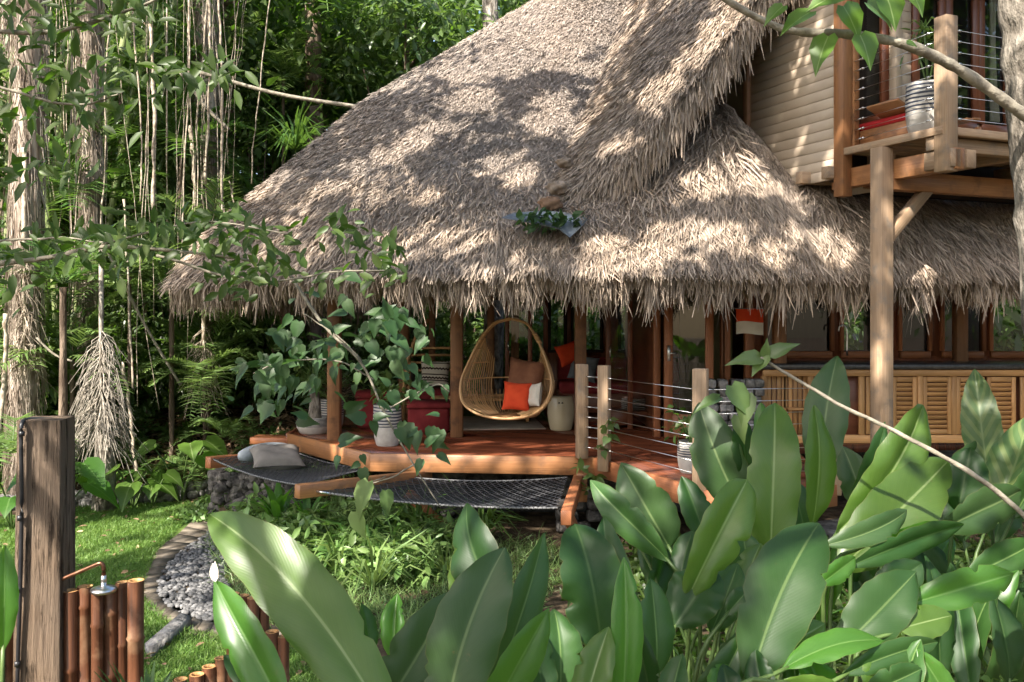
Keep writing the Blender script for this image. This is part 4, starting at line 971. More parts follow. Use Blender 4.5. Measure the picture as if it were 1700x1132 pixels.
# tap over the kitchen window
mb = MB(); q = P(1406,590,12.0); tube(mb, spline([q, q+A(0,0,.3), q+A(-.04,0,.4), q+A(-.1,0,.38), q+A(-.11,0,.32)], 16), .012, 8); tag(mb.build('kitchen_tap', M['steel'], smooth=True), 'tall curved steel tap on the dark kitchen counter', 'tap')

# ================================================================ FOREGROUND LEFT: sleeper post, shower, bamboo
d = 3.85; sp = thing('sleeper_post', 'thick weathered timber post with a black hose in front of the lawn', 'post', loc=(P(60,700,d)[0],d,0))
mb = MB(); n = 40
def sf(u, v):
    a = u*4; s = np.floor(a).astype(int) % 4; t = a-np.floor(a); hw = .091+.012*(1-v)
    cx = np.array([-1,1,1,-1]); cy = np.array([-1,-1,1,1]); x0, y0 = cx[s], cy[s]; x1, y1 = cx[(s+1)%4], cy[(s+1)%4]
    x, y = x0+(x1-x0)*t, y0+(y1-y0)*t; rr = np.maximum(np.abs(x),1e-6)**6+np.abs(y)**6; k = (rr**(-1/6))*.35+.65
    z = v*2.13; cr = .004*np.sin(x*23+z*1.3+3*np.sin(z*.7))+.003*np.sin(y*31+z*2.1)
    cx0 = P(60,700,d)[0]-.02*(1-v); c, s_ = cos(.12), sin(.12); X = x*k*hw*(1+cr*3); Y = y*k*hw*(1+cr*3)
    return np.stack([cx0+X*c-Y*s_, d+.09+X*s_+Y*c, z+0*u], -1)
uu, vv = np.meshgrid(np.linspace(0,1,57), np.linspace(0,1,90)); Pn = sf(uu.ravel()*.99999, vv.ravel()); nu = 57
i = (np.arange(89)[:,None]*nu+np.arange(56)[None]).ravel(); mb.add(Pn, np.stack([i,i+1,i+nu+1,i+nu],1), np.stack([vv.ravel()*2.1, uu.ravel()*.78],1))
top = Pn[-57:-1]; mb.add(np.r_[top, [top.mean(0)+A(0,0,.004)]], [[j,(j+1)%56,56] for j in range(56)], np.r_[top,[top.mean(0)]][:,:2])
mb.build('timber', M['sleeper'], sp)
mb = MB(); q = lambda x, y, o=0: P(x,y,d-.03+o)
tube(mb, spline([q(104,701,.15)+A(0,0,.012), q(80,699,.1)+A(0,0,.008), q(46,699,.06)+A(0,0,.008), q(36,705), q(35,740), q(36,850), q(33,1000), q(29,1132), q(27,1400)], 60), .0085, 8)
for yy in (720,860,978,1102): tube(mb, [q(36-(yy-720)*.018,yy-4), q(36-(yy-720)*.018,yy+4)], .0125, 8)
mb.build('hose', M['pipe'], sp, True)
sh = thing('garden_shower', 'bent copper pipe with a round chrome shower head', 'shower', loc=tuple(P(105,960,3.9)))
mb = MB(); q = lambda x, y: P(x,y,3.88); tube(mb, spline([q(96,964), q(125,952), q(160,937), q(169,936), q(172,943), q(172,958)], 30), .009, 10); mb.build('pipe', M['copper'], sh, True)
mb = MB(); c = q(172,978); lathe(mb, c, [(0,.03),(.012,.03),(.012,.016),(.03,.012),(.052,.004),(.054,-.004),(.05,-.012),(0,-.012)], 28); mb.build('shower_head', M['steel'], sh, True)
mb = MB(); tube(mb, [q(172,955), q(172,970)], .012, 10); mb.build('joint', M['steel'], sh, True)
def bamboo_fence(culms, label, depth=.0):
    p0 = P(*culms[0][:2], culms[0][2]); o = thing('bamboo_fence', label, 'fence', loc=(p0[0],p0[1],0))
    for (px, py, dd, rr) in culms:
        p = P(px, py, dd); mb = MB(); zs = [0.]; z = .12*R.random()
        pr = [(rr*.98,0)]
        while z < p[2]-.05: pr += [(rr*.97,z-.012),(rr*1.15,z),(rr*.97,z+.012)]; z += .26+.1*R.random()
        pr += [(rr,p[2]-.003),(rr*.98,p[2])]
        lathe(mb, (p[0]+R.normal()*.002,p[1],0), pr, 18); mb.u[-1] = np.stack([mb.v[-1][:,2], mb.u[-1][:,0]*.03+R.random()*9], 1); lathe(mb, (p[0],p[1],0), [(rr*.98,p[2]),(rr*.74,p[2]+.001),(rr*.7,p[2]-.012)], 18, 1); lathe(mb, (p[0],p[1],0), [(rr*.7,p[2]-.012),(0,p[2]-.016)], 18, 2); mb.build('culm', [M['bambood'], M['louvre'], M['bambood']], o, True)
    mb = MB(); a, b = P(*culms[0][:3]), P(*culms[-1][:3]); beam(mb, (a[0]-.03,a[1]+.06,.5), (b[0]+.03,b[1]+.06,.5), .03, .05); mb.build('rail', M['bambood'], o)
bamboo_fence([(117,980,3.92,.033),(141,973,3.95,.032),(161,978,3.9,.025),(182,975,3.95,.034),(203,966,3.97,.027),(226,963,3.9,.034)], 'dark bamboo fence beside the sleeper post under the shower')
bamboo_fence([(-22,1000,3.98,.034),(-4,1002,3.95,.03),(12,1005,3.98,.028)], 'short dark bamboo fence left of the sleeper post')
bamboo_fence([(386,985,4.1,.03),(404,988,4.15,.027),(420,992,4.1,.027),(437,996,4.13,.026),(452,1048,4.05,.031),(470,1056,4.05,.026)], 'reddish bamboo fence behind the tall pale leaf')
bamboo_fence([(300,1127,3.7,.027),(327,1119,3.72,.03),(347,1106,3.76,.029),(366,1092,3.78,.026),(397,1078,3.82,.031),(418,1072,3.85,.026)], 'low bamboo edging stepping down in front of the path')
mb = MB(); a, b, c_, e = G(240,1088), G(252,1097), G(318,1040), G(300,1035)
prism(mb, [a[:2],b[:2],c_[:2],e[:2]], 0, .09); tag(mb.build('stone_kerb', M['stone']), 'grey stone kerb piece lying in the lawn', 'kerb')
# stone edging behind the lawn and dark lava wall
mb = MB(); line = spline(GP([(-260,880),(0,850),(110,842),(200,838),(280,832),(352,822)]), 70)
for (x, y) in line:
    for z in (.05,.14): box(mb, (x+R.normal()*.03,y+.08+R.normal()*.03,z), A(.06,.07,.055)*(.8+.5*R.random()), rotm(R.random()*3,R.normal()*.2,R.normal()*.2), .025)
tag(mb.build('stone_edging', M['stone'], smooth=False), 'low rough grey stone edging along the back of the lawn', 'stone edging')
mb = MB(); a, b = G(352,862)[:2], G(500,872)[:2]
for t in np.linspace(0,1,24):
    for z in np.arange(.03,.58,.07): box(mb, (a[0]+(b[0]-a[0])*t+R.normal()*.02, a[1]+(b[1]-a[1])*t+.1+R.normal()*.03, z), A(.05,.08,.042)*(.75+.6*R.random()), rotm(R.random()*3,R.normal()*.3,R.normal()*.3), .022)
for t in np.linspace(0,1,12):
    for z in np.arange(.03,.58,.07): box(mb, (a[0]-.05*t+R.normal()*.02, a[1]+.1+t*1.1, z), A(.05,.06,.042)*(.75+.6*R.random()), rotm(R.random()*3), .022)
tag(mb.build('lava_stone_wall', M['stone_dark']), 'dark lava stone retaining wall under the left hammock net', 'wall')
# stepping stones on the right
for k, (px, py, w, h) in enumerate(((1300,905,.32,.2),(1400,890,.4,.25),(1480,865,.35,.2),(1530,905,.3,.22),(1210,935,.3,.2),(1330,960,.25,.18))):
    p = G(px, py); mb = MB(); box(mb, (p[0],p[1],.05+.02*k), (w,h,.07), rotm(R.random()), .02)
    tag(mb.build('stepping_stone', M['stone']), 'grey stepping stone among the broad leaf plants', 'stepping stone', 'stepping stones in the right bed')
# ================================================================ JUNGLE
def frond(mb, base, d, L, droop=.5, n=26, ll=.45, w=.035, mi=0, rmi=1, hang=.4, vee=.9):
    d = nrm(d); t = np.linspace(0,1,12)[:,None]; pts = np.asarray(base)+d*L*t-A(0,0,1)*droop*L*t**2.2
    tube(mb, pts, np.linspace(.018,.004,12)*max(L/2,.5), 5, rmi, cap=False)
    tt = np.linspace(.14,.99,n); p = interp(tt, t[:,0], pts); T = nrm(interp(np.minimum(tt+.03,1), t[:,0], pts)-interp(tt-.03, t[:,0], pts))
    s = nrm(np.cross(T, A(0,0,1)))
    prof = ll*np.sin(pi*(tt*.86+.12))**.7
    for sg in (1,-1):
        dd = nrm(s*sg*vee+T*.6+A(0,0,.2)+R.normal(size=(n,3))*.08); l = (prof*(.85+.3*R.random(n)))[:,None]
        m = p+dd*l*.5; e = m+nrm(dd-A(0,0,1)*hang*(.6+.8*R.random((n,1))))*l*.5
        strips(mb, p, m, e, w*(.8+.4*R.random(n)), nrm(np.cross(dd, s*sg*0+A(0,0,1))+T*.3+R.normal(size=(n,3))*.2), mi, .1)
def palm(name, label, base, h, nf, L, droop=.45, m='palm', trunk='fibre', r=.16, ll=.5, lean=(0,0), group=None, w=.04, n=28, elev=(.0,1.3)):
    base = np.asarray(base, float); o = thing(name, label, 'palm', group, tuple(base)); top = base+A(lean[0],lean[1],h)
    if h > .1:
        mb = MB(); k = 14; pts = spline([base-A(0,0,.2), base+A(lean[0]*.35,lean[1]*.35,h*.5), top], k); tube(mb, pts, r*(1+.12*R.normal(size=k)), 12)
        if trunk == 'fibre':
            for q in range(1000):
                t = R.random(); p = base+(top-base)*t; a = R.random()*6.28; p = p+A(cos(a),sin(a),0)*r*1.0
                tube(mb, [p, p+A(cos(a)*.05,sin(a)*.05,-.15), p+A(cos(a)*.05+R.normal()*.05,sin(a)*.05,-.4-.3*R.random())], [.009,.006,.003], 3, cap=False)
        mb.build('trunk', M[trunk], o, True)
    mb = MB()
    for i in range(nf):
        a = i*2.4+R.random()*.5; e = elev[0]+(elev[1]-elev[0])*((i+.5)/nf)
        frond(mb, top+A(0,0,.05), A(cos(a)*cos(e), sin(a)*cos(e), sin(e)), L*(.75+.4*R.random()), droop*(1.1-.5*e), n, ll, w)
    mb.build('fronds', [M[m], M['stem']], o); return o
def tree(name, label, base, h, rx, rz, nc, nl, L, m='jun', trunk=.2, tpl=_DI, bark='bark', group=None, zc=None, asp=.5, limbs=7, cr=.9):
    base = np.asarray(base, float); o = thing(name, label, 'tree', group, tuple(base)); zc = h*.62 if zc is None else zc
    c = nrm(rnd(nc))*(R.random((nc,1))**.4)*A(rx,rx,rz)+base+A(0,0,zc)
    mb = MB(); top = base+A(.3*R.normal(),.3*R.normal(),zc+rz*.4); ptr = spline([base-A(0,0,.3), base+(top-base)*.5+rnd(1,.15)[0], top], 12); tube(mb, ptr, np.linspace(trunk,trunk*.3,12), 10)
    for k in range(min(limbs, nc)):
        s = ptr[4+k % 7]; e = c[k]; tube(mb, spline([s, (s+e)/2+A(0,0,.25*R.normal()), e], 8), np.linspace(trunk*.35,.015,8), 6)
    mb.build('trunk', M[bark], o, True)
    mb = MB(); clump(mb, c, cr*(.6+.8*R.random(nc)), nl, L, asp, .9, tpl, droop=.2); mb.build('crown', M[m], o); return o
# far wood that reads as one dark mass
mb = MB(); n = 3000; a = R.random(n); x = -34+66*a; y = 27+9*R.random(n)-np.abs(x)*.12; z = 15*R.random(n)**.9
mbp = np.stack([x, y, z], 1); clump(mb, mbp, 1.5, 16, .8, .45, .7, _DI)
tag(mb.build('far_wood', M['jun']), 'dense dark green wood filling the background beyond the house', 'wood', kind='stuff')
# individual trees behind
tp = [tree('jungle_tree', 'dark leafy tree in the dense jungle behind the lawn', (0,0,0), 11, 2.4, 4.6, 84, 60, .26, 'jun', .22, group='dark trees behind the lawn', cr=.95),
      tree('jungle_tree', 'olive leaved slender tree among the dark jungle trees', (0,0,0), 10, 1.9, 4.4, 66, 60, .24, 'jun3', .16, group='olive trees in the jungle', cr=.85)]
spots = [(0,-14,21),(1,-11.5,18.5),(0,-9.2,22),(0,-6.6,19.4),(1,-8.2,24),(0,-4.2,22.6),(0,-2.4,20.2),(1,-.6,23),(0,-15,27),(0,-5.6,17.6),(1,2.2,22.5),(0,4.8,21.5),(1,7.4,23),(0,10,20.5),(0,-12.6,24.5),(0,.8,26),(0,3,-11),(0,8,-10),(1,13,-8),(0,-3,-13),(0,-9,-10),(1,17,-2),(0,18,4),(0,6,-15),(0,12,7.5),(0,14.5,5),(1,10.5,4),(0,17,9)]
seen = set()
for k, x, y in spots:
    s = (.85+.35*R.random()); z = float(gz(x, y))-.05
    if k not in seen: tp[k].location = (x,y,z); tp[k].scale = (s,)*3; seen.add(k)
    else: copy_thing(tp[k], (x,y,z), R.random()*6, scale=s)
tree('bright_tree', 'bright green leafy tree rising behind the left slope of the roof', (-2.0,17.9,.4), 9.6, 1.7, 1.5, 46, 60, .2, 'jun2', .13, _OV, zc=7.2, cr=.6)
tree('bright_tree', 'bright small leaved tree high above the roof ridge', (.2,20,.4), 12, 1.8, 1.8, 40, 60, .2, 'jun2', .12, _OV, zc=9.8, cr=.6)
mb = MB(); tube(mb, [A(-.35,18.5,0), P(815,60,18.5), P(812,-60,18.5)], [.2,.17,.15], 12); tag(mb.build('pale_tree', M['barkpale'], smooth=True), 'pale straight tree trunk behind the top of the roof', 'tree')
mb = MB(); p = P(812,560,17.8); tube(mb, [A(p[0],p[1],0), A(p[0]+.1,p[1],2.5), A(p[0]+.2,p[1]+.2,5)], [.24,.2,.18], 12); tag(mb.build('pale_tree', M['barkpale'], smooth=True), 'pale tree trunk seen through the deck behind the egg chair', 'tree')
# shrubs beyond the deck and the back windows
sh0 = None
for i, (x, y, s) in enumerate(((-3.6,19.0,1.2),(-2.3,18.6,1.1),(-1.2,19.4,1.25),(.2,18.8,1.1),(1.2,18.9,1.1),(2.2,19.2,1.2),(3.4,19,1.1),(4.8,18.8,1.1),(6.2,19.2,1.2))):
    if sh0 is None: sh0 = tree('garden_shrub', 'sunlit green shrub in the garden behind the deck', (0,0,0), 2.6, 1.0, 1.25, 40, 50, .17, 'jun2', .05, _OV, zc=1.3, group='shrubs behind the deck', cr=.42); sh0.location = (x,y,0); sh0.scale = (s,)*3
    else: copy_thing(sh0, (x,y,float(gz(x,y))), i*1.3, scale=s)
# palms
palm('jungle_palm', 'shaggy trunked palm nearest the left edge behind the sleeper post', A(*P(38,700,12.2)[:2],.2), 7.6, 6, 2.4, .5, r=.17, ll=.55, lean=(.1,0))
palm('jungle_palm', 'shaggy brown palm trunk left of the dangling dead flower stalk', A(*P(150,700,13.4)[:2],.5), 8.2, 5, 2.4, .55, r=.12, ll=.6)
palm('jungle_palm', 'tall dark palm wrapped in hanging roots left of the roof', A(*P(342,650,15.5)[:2],.9), 8.0, 6, 2.6, .55, r=.15, ll=.7)
palm('jungle_palm', 'palm with long arching fronds in the shade behind the roof', A(*P(520,600,17.5)[:2],.9), 7.6, 13, 3.4, .5, r=.16, ll=.8, trunk='bark', w=.05, elev=(-.1,1.2))
palm('jungle_palm', 'tall palm high behind the left end of the eave', A(*P(250,600,17.5)[:2],1.1), 7.2, 11, 3.0, .5, r=.17, ll=.8, trunk='bark', w=.05)
palm('jungle_palm', 'feathery palm at the upper left corner', A(*P(20,600,15.5)[:2],1.), 7.0, 9, 2.6, .5, r=.17, ll=.7)
palm('fan_palm', 'small palm with stiff pale fronds in front of the bamboo', A(*P(105,600,11.8)[:2],.3), 2.6, 9, 1.0, .2, r=.05, ll=.34, n=20, trunk='bark', w=.03, elev=(.2,1.1))
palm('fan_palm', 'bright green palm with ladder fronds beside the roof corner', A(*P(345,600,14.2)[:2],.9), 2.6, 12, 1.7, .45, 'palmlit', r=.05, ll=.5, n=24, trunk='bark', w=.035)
mb = MB(); strap_plant(mb, P(490,250,14.6), 90, 1.0, .035, 1., droop=1.); tag(mb.build('screw_pine', M['palm']), 'spiky strap leaved plant against the dark trees above the roof slope', 'plant')
mb = MB(); strap_plant(mb, P(425,470,14.4), 60, .9, .03, 1., droop=1.); tag(mb.build('screw_pine', M['palm']), 'spiky strap leaved plant behind the left roof corner', 'plant')
# bamboo clump: thick leaning culms
bc = thing('bamboo_clump', 'thick green bamboo culms leaning among the jungle palms', 'bamboo', loc=(*P(120,600,14.4)[:2],.8))
for (xa, ya, xb, yb, dd, r) in ((60,620,140,-60,14.4,.055),(95,620,235,-60,14.6,.06),(130,600,270,-60,14.8,.055),(110,640,20,-60,14.2,.05),(20,640,35,-60,14.,.07),(75,600,75,-60,14.9,.05),(160,560,300,-40,15.2,.045)):
    mb = MB(); a = P(xa,ya,dd); a[2] = .4; b = P(xb,yb,dd); pts = spline([a, a+(b-a)*.55+A(-.12*np.sign(b[0]-a[0]),0,.1), b], 26); rr = r*np.where(np.arange(26) % 3 == 0, 1.12, 1.); tube(mb, pts, rr, 10); mb.build('culm', M['bamboo'], bc, True)
mb = MB(); cc = np.array([P(R.uniform(-20,330), R.uniform(-60,250), R.uniform(13.6,15.4)) for _ in range(44)]); clump(mb, cc, .5, 26, .26, .16, .5, _DI, droop=.3); mb.build('foliage', M['jun2'], bc)
# understorey bushes along the bank
b0 = [tree('jungle_bush', 'leafy green bush on the bank behind the lawn', (0,0,0), 1.5, .75, .7, 26, 44, .15, 'jun', .03, _OV, zc=.75, group='bushes on the bank', cr=.36),
      tree('jungle_bush', 'bright leafy bush on the bank behind the lawn', (0,0,0), 1.4, .7, .6, 24, 44, .13, 'jun2', .03, _OV, zc=.6, group='bright bushes on the bank', cr=.33)]
first = [1, 1]
for i in range(64):
    k = int(R.random() < .5); px = R.uniform(-60,500); dd = R.uniform(13.2,18.5); dd = dd if not 215 < px < 420 else max(dd, 15.6); p = P(px, 600, dd); s = .6+.9*R.random()
    if 395 < px and dd < 15: dd = 15.5; p = P(px,600,dd)
    loc = (p[0], p[1], float(gz(p[0],p[1]))-.05+ (R.random()*1.6 if dd > 15.5 else 0)*0)
    if first[k]: b0[k].location = loc; b0[k].scale = (s,)*3; first[k] = 0
    else: copy_thing(b0[k], loc, R.random()*6, scale=s)
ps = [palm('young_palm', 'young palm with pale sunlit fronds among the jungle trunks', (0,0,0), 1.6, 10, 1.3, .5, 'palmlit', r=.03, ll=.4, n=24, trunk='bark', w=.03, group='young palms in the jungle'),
      palm('young_palm', 'young palm with deep green fronds among the jungle trunks', (0,0,0), 2.2, 11, 1.6, .55, 'palm', r=.035, ll=.5, n=26, trunk='bark', w=.034, group='green young palms in the jungle')]
f_ = [1,1]
for px, py, dd in ((20,150,14.2),(150,330,13.6),(215,430,12.8),(60,470,13),(285,560,13.4),(120,610,12.6),(415,560,16),(300,260,14.8),(70,300,14.6),(470,130,17),(400,60,17.2),(200,90,14.8),(340,640,13.8),(10,600,12.6),(540,80,18.5),(250,180,15.2)):
    k = int(R.random() < .45); p = P(px,py,dd); g = float(gz(p[0],p[1])); h = [1.6,2.2][k]; s = (1.,1.,max(.5,(p[2]-g)/h)) if False else 1.
    loc = (p[0],p[1],p[2]-h)
    if f_[k]: ps[k].location = loc; f_[k] = 0
    else: copy_thing(ps[k], loc, R.random()*6, scale=.8+.5*R.random())
# hanging curtains of climbers: tall thin leafy columns
cl0 = tree('climber_column', 'tall column of leafy climbers hanging between the trunks', (0,0,0), 6.5, .45, 3.0, 46, 34, .16, 'jun', .04, _OV, zc=3.2, group='climber columns in the jungle', cr=.4, limbs=3); cl0.location = (*P(60,600,14.8)[:2], .6)
cl1 = tree('climber_column', 'tall column of bright leafy climbers hanging between the trunks', (0,0,0), 6.5, .4, 3.0, 46, 40, .12, 'jun2', .03, _OV, zc=3.2, group='bright climber columns in the jungle', cr=.34, limbs=3); cl1.location = (*P(245,600,14.9)[:2], .6)
for px, dd in ((-30,13.8),(130,15.6),(215,15.2),(275,16),(310,15.4),(400,17),(455,17.6),(510,18.4),(190,16.8),(90,16.4)):
    p = P(px,600,dd); copy_thing(cl0 if R.random() < .5 else cl1, (p[0],p[1],float(gz(p[0],p[1]))-.1+R.random()*1.), R.random()*6, scale=.8+.5*R.random())
# aerial roots
def vine(pts, r, label='thin pale aerial root hanging among the jungle trees', grp='hanging aerial roots'):
    mb = MB(); tube(mb, spline(pts, 22)+np.cumsum(R.normal(size=(22,3))*.008,0), r*(1+.15*R.normal(size=22)), 5); tag(mb.build('hanging_root', M['vine']), label, 'root', grp)
for c0 in (22,95,150,200,236,262,300,338,368,392,120,180):
    dd0 = R.uniform(11.8,14.4); dd0 = max(dd0,13.6) if c0 > 325 else dd0
    for i in range(R.integers(2,7)):
        px = c0+R.normal()*9; dd = dd0+R.normal()*.15; y1 = R.choice([R.uniform(150,340), R.uniform(330,560), R.uniform(500,740)]); y1 = min(y1, 400) if c0 > 325 else y1; sw = R.normal()*22
        ys = np.linspace(-80,y1,6); xs_ = px+sw*np.linspace(1,0,6)+np.cumsum(R.normal(size=6)*5)
        vine([P(a,b,dd) for a,b in zip(xs_,ys)], .003+.011*R.random()**3)
for px, y0, px2, y1, dd, r in ((248,40,254,350,11.6,.022),(365,-40,366,385,13.4,.017),(318,210,322,345,13.8,.03),(205,330,225,640,12.2,.015),(205,600,226,800,12.4,.024),(10,520,6,720,11.6,.03),(345,-40,340,300,13.6,.02),(380,300,388,420,13.8,.012)):
    vine([P(px,y0,dd), P(px*.6+px2*.4+3,y0*.6+y1*.4,dd), P(px2,y1,dd)], r, 'stout pale root hanging to the ground in the jungle', 'stout pale roots')
for (xa,ya,xb,yb,dd,r) in ((180,420,300,640,12.6,.02),(60,560,120,600,12.,.016),(380,215,300,120,14,.03),(325,118,600,178,13.4,.03)):
    mb = MB(); tube(mb, spline([P(xa,ya,dd), P((xa+xb)/2,(ya+yb)/2+8,dd), P(xb,yb,dd)], 12), r, 6); tag(mb.build('leaning_branch', M['branch']), 'bare branch leaning across the jungle shade', 'branch', 'bare leaning branches')
# dangling dead palm inflorescence, hairy root mops
M['mop'] = m_plain('bleached_stalk', (.2,.17,.135), (.42,.38,.32), 14, .8, .2, isl=.3)
def mop(px, y0, y1, dd, wpx, n, label, m='vine', flare=1., r=.007):
    mb = MB(); c0 = P(px,y0,dd); c1 = P(px,y1,dd); tube(mb, [c0+A(0,0,1.2), c0, c1], [.03,.03,.012], 7)
    for i in range(n):
        t = R.random()**.9; p = c0+(c1-c0)*t; a = R.random()*6.28; wd = wpx/F*dd*(.55+.5*t)*(.6+.6*R.random()); e = p+A(cos(a)*wd*flare, sin(a)*wd*.8, -.12-wd*(.7+.7*R.random())); tube(mb, [p, (p+e)/2+A(cos(a)*wd*.14,0,.06)+rnd(1,.025)[0], e+rnd(1,.06)[0]], [r,r*.8,r*.4], 3, cap=False)
    tag(mb.build('dead_palm_stalk', M[m]), label, 'palm stalk')
mop(168,545,720,11.6,58,300,'whitish dead palm flower stalk hanging like a mop', 'mop')
mop(338,540,640,13.0,34,110,'smaller pale root mop under the left end of the eave', r=.006)
mop(40,395,600,12.,34,160,'greyish root mop hanging at the far left edge', r=.006)
tr0 = MB(); q = P(172,770,11.7); tube(tr0, [A(q[0],q[1],-.1), A(q[0]+.02,q[1],.5), A(q[0],q[1],1.2)], [.16,.13,.1], 10); tag(tr0.build('stump', M['barkpale'], smooth=True), 'short pale stump below the dead flower stalk', 'stump')
mb = MB(); p = scatter(near, 170); k = len(p); leaves(mb, np.c_[p, .03+.03*R.random(k)], rnd(k)*A(1,1,.2), rnd(k,.4)+A(0,0,1), .05+.06*R.random(k), .035+.02*R.random(k), _OV)
tag(mb.build('fallen_leaves', M['deadleaf']), 'dry leaves scattered over the lawn and the path', 'leaves', kind='stuff')
# roots spread on the bank: dry leaves
mb = MB(); k = 7500; x = R.uniform(-8,-2.6,k); y = R.uniform(12.6,17.5,k); leaves(mb, np.stack([x,y,gz(x,y)+.02+.05*R.random(k)],1), rnd(k)*A(1,1,.3), rnd(k,.4)+A(0,0,1), .17, .06, _DI)
tag(mb.build('leaf_litter', M['deadleaf']), 'dry brown leaf litter covering the bank', 'leaf litter', kind='stuff')
# taro / elephant ears and ferns at the foot of the bank
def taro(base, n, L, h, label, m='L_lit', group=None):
    o = thing('taro_plant', label, 'plant', group, tuple(base)); base = np.asarray(base, float)
    for i in range(n):
        a = i*2.4+R.random()*.6; t = base+A(cos(a)*h*.45, sin(a)*h*.35, h*(.6+.5*R.random())); mb = MB(); tube(mb, spline([base, base+(t-base)*.5+A(0,0,.1), t], 6), .01, 5)
        d = nrm(A(cos(a), sin(a)-.3, -.55)); leaves(mb, [t-d*L*.1], [d], [nrm(A(cos(a)*.3,-.5+sin(a)*.2,1))], L*(.7+.5*R.random()), L*.8, _HE, 1, .15); mb.build('leaf', [M['stem'], M[m]], o)
    return o
def gp(px, py): p = G(px, py); p[2] = float(gz(p[0], p[1])); return p
taro(P(222,800,11.8)*A(1,1,0), 5, .4, .55, 'taro plant with one large pale leaf below the thin white root')
taro(P(105,825,11.2)*A(1,1,0), 7, .42, .7, 'taro plant with broad leaves right of the sleeper post', 'L_vivid')
taro(P(20,820,10.6)*A(1,1,0), 6, .4, .7, 'taro plant left of the sleeper post', 'L_vivid')
taro(P(300,800,12.2)*A(1,1,0), 6, .4, .8, 'upright taro plant beneath the tree fern', 'L_lit')
taro(P(255,815,11.9)*A(1,1,0), 5, .3, .4, 'low taro plant by the stone edging', 'L_lit')
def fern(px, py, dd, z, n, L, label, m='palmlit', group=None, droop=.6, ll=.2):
    p = P(px,py,dd); p[2] = z if z is not None else float(gz(p[0],p[1])); o = thing('fern', label, 'fern', group, tuple(p)); mb = MB()
    for i in range(n): a = i*2.4+R.random()*.7; e = .25+.8*R.random(); frond(mb, p, A(cos(a)*cos(e),sin(a)*cos(e),sin(e)), L*(.7+.5*R.random()), droop, 26, ll, .022, hang=.15)
    mb.build('fronds', [M[m], M['stem']], o); return o
fern(335,720,13.0,1.6,16,1.2,'tall pale tree fern by the left end of the hammock',ll=.28); fern(372,735,12.8,.8,14,.8,'pale fern right of the tree fern')
fern(300,760,12.6,.4,12,.8,'low fern on the bank beneath the tree fern'); fern(20,740,10.8,.9,13,1.0,'pale arching fern behind the sleeper post',ll=.25)
fern(400,680,15.5,1.4,12,1.0,'sunlit fern on the shaded bank beside the deck')
fern(440,610,16.5,1.6,14,1.2,'shaded fern under the left eave','palm')
for i, (px, dd) in enumerate(((120,13.2),(200,13.6),(255,13.),(290,14.2),(60,13),(-10,12.6),(350,14.8),(240,15))): fern(px,700,dd,None,11,.75+.3*R.random(),'small fern among the bushes on the bank','palmlit' if i % 2 else 'palm','small ferns on the bank')
# mossy ground cover at the bank by the deck and on the lava wall
mb = MB(); k = 9000; x = R.uniform(-4.2,-1.4,k); y = R.uniform(11.0,14.6,k); keep = ~((x > -3.02) & (y > 12.05)); x, y = x[keep], y[keep]; clump(mb, np.stack([x,y,gz(x,y)+.03],1), .07, 3, .07, .75, 1.2, _DI); 
tag(mb.build('ground_cover', M['cover']), 'small leaved ground cover on the raised bed by the deck', 'ground cover', kind='stuff')
# ---------------------------------------------------------------- garden bed under the deck
bed = GP([(345,905),(372,850),(430,845),(520,875),(640,890),(780,905),(900,900),(960,930),(900,1010),(760,1060),(600,1062),(470,1040),(385,1034),(366,955)])
mb = MB(); p = scatter(bed, 19000); p = p[(p[:,1] < 7.9) | (R.random(len(p)) < .6)]
blades(mb, p, np.zeros(len(p)), .19, .007, 1.3); tag(mb.build('strap_grass', M['mondo']), 'pale tufted strap grass in the bed below the deck', 'grass', kind='stuff')
lf = GP([(390,880),(450,855),(560,860),(720,900),(790,930),(700,985),(590,985),(470,945)])
mb = MB(); p = scatter(lf, 340); clump(mb, np.c_[p, .1+.22*R.random(len(p))], .14, 7, .15, .5, 1., _OV, droop=.3); tag(mb.build('leafy_ground_cover', M['cover']), 'light green leafy ground cover in the bed below the deck', 'ground cover', kind='stuff')
def strap(px, py, n, L, w, label, m='palm', group=None, dr=.9, lift=.9, z=.05):
    p = G(px,py); p[2] = z; mb = MB(); strap_plant(mb, p, n, L, w, lift, droop=dr); tag(mb.build('strap_plant', M[m]), label, 'plant', group)
def nest(px, py, dd, z, n, L, w, label, m='L_lit'):
    """bird's nest rosette of broad wavy leaves"""
    p = P(px,py,dd); p[2] = z; o = thing('nest_fern', label, 'fern', None, tuple(p))
    for i in range(n):
        a = i*2.4; e = .75+.45*R.random(); d = A(cos(a)*cos(e),sin(a)*cos(e),sin(e)); mb = MB(); big_leaf(mb, p+d*.03, p+d*L*(.7+.5*R.random()), w, nrm(A(-cos(a),-sin(a),.9)), .12, .15, .05, 8, 5); mb.build('leaf', M[m], o, True)
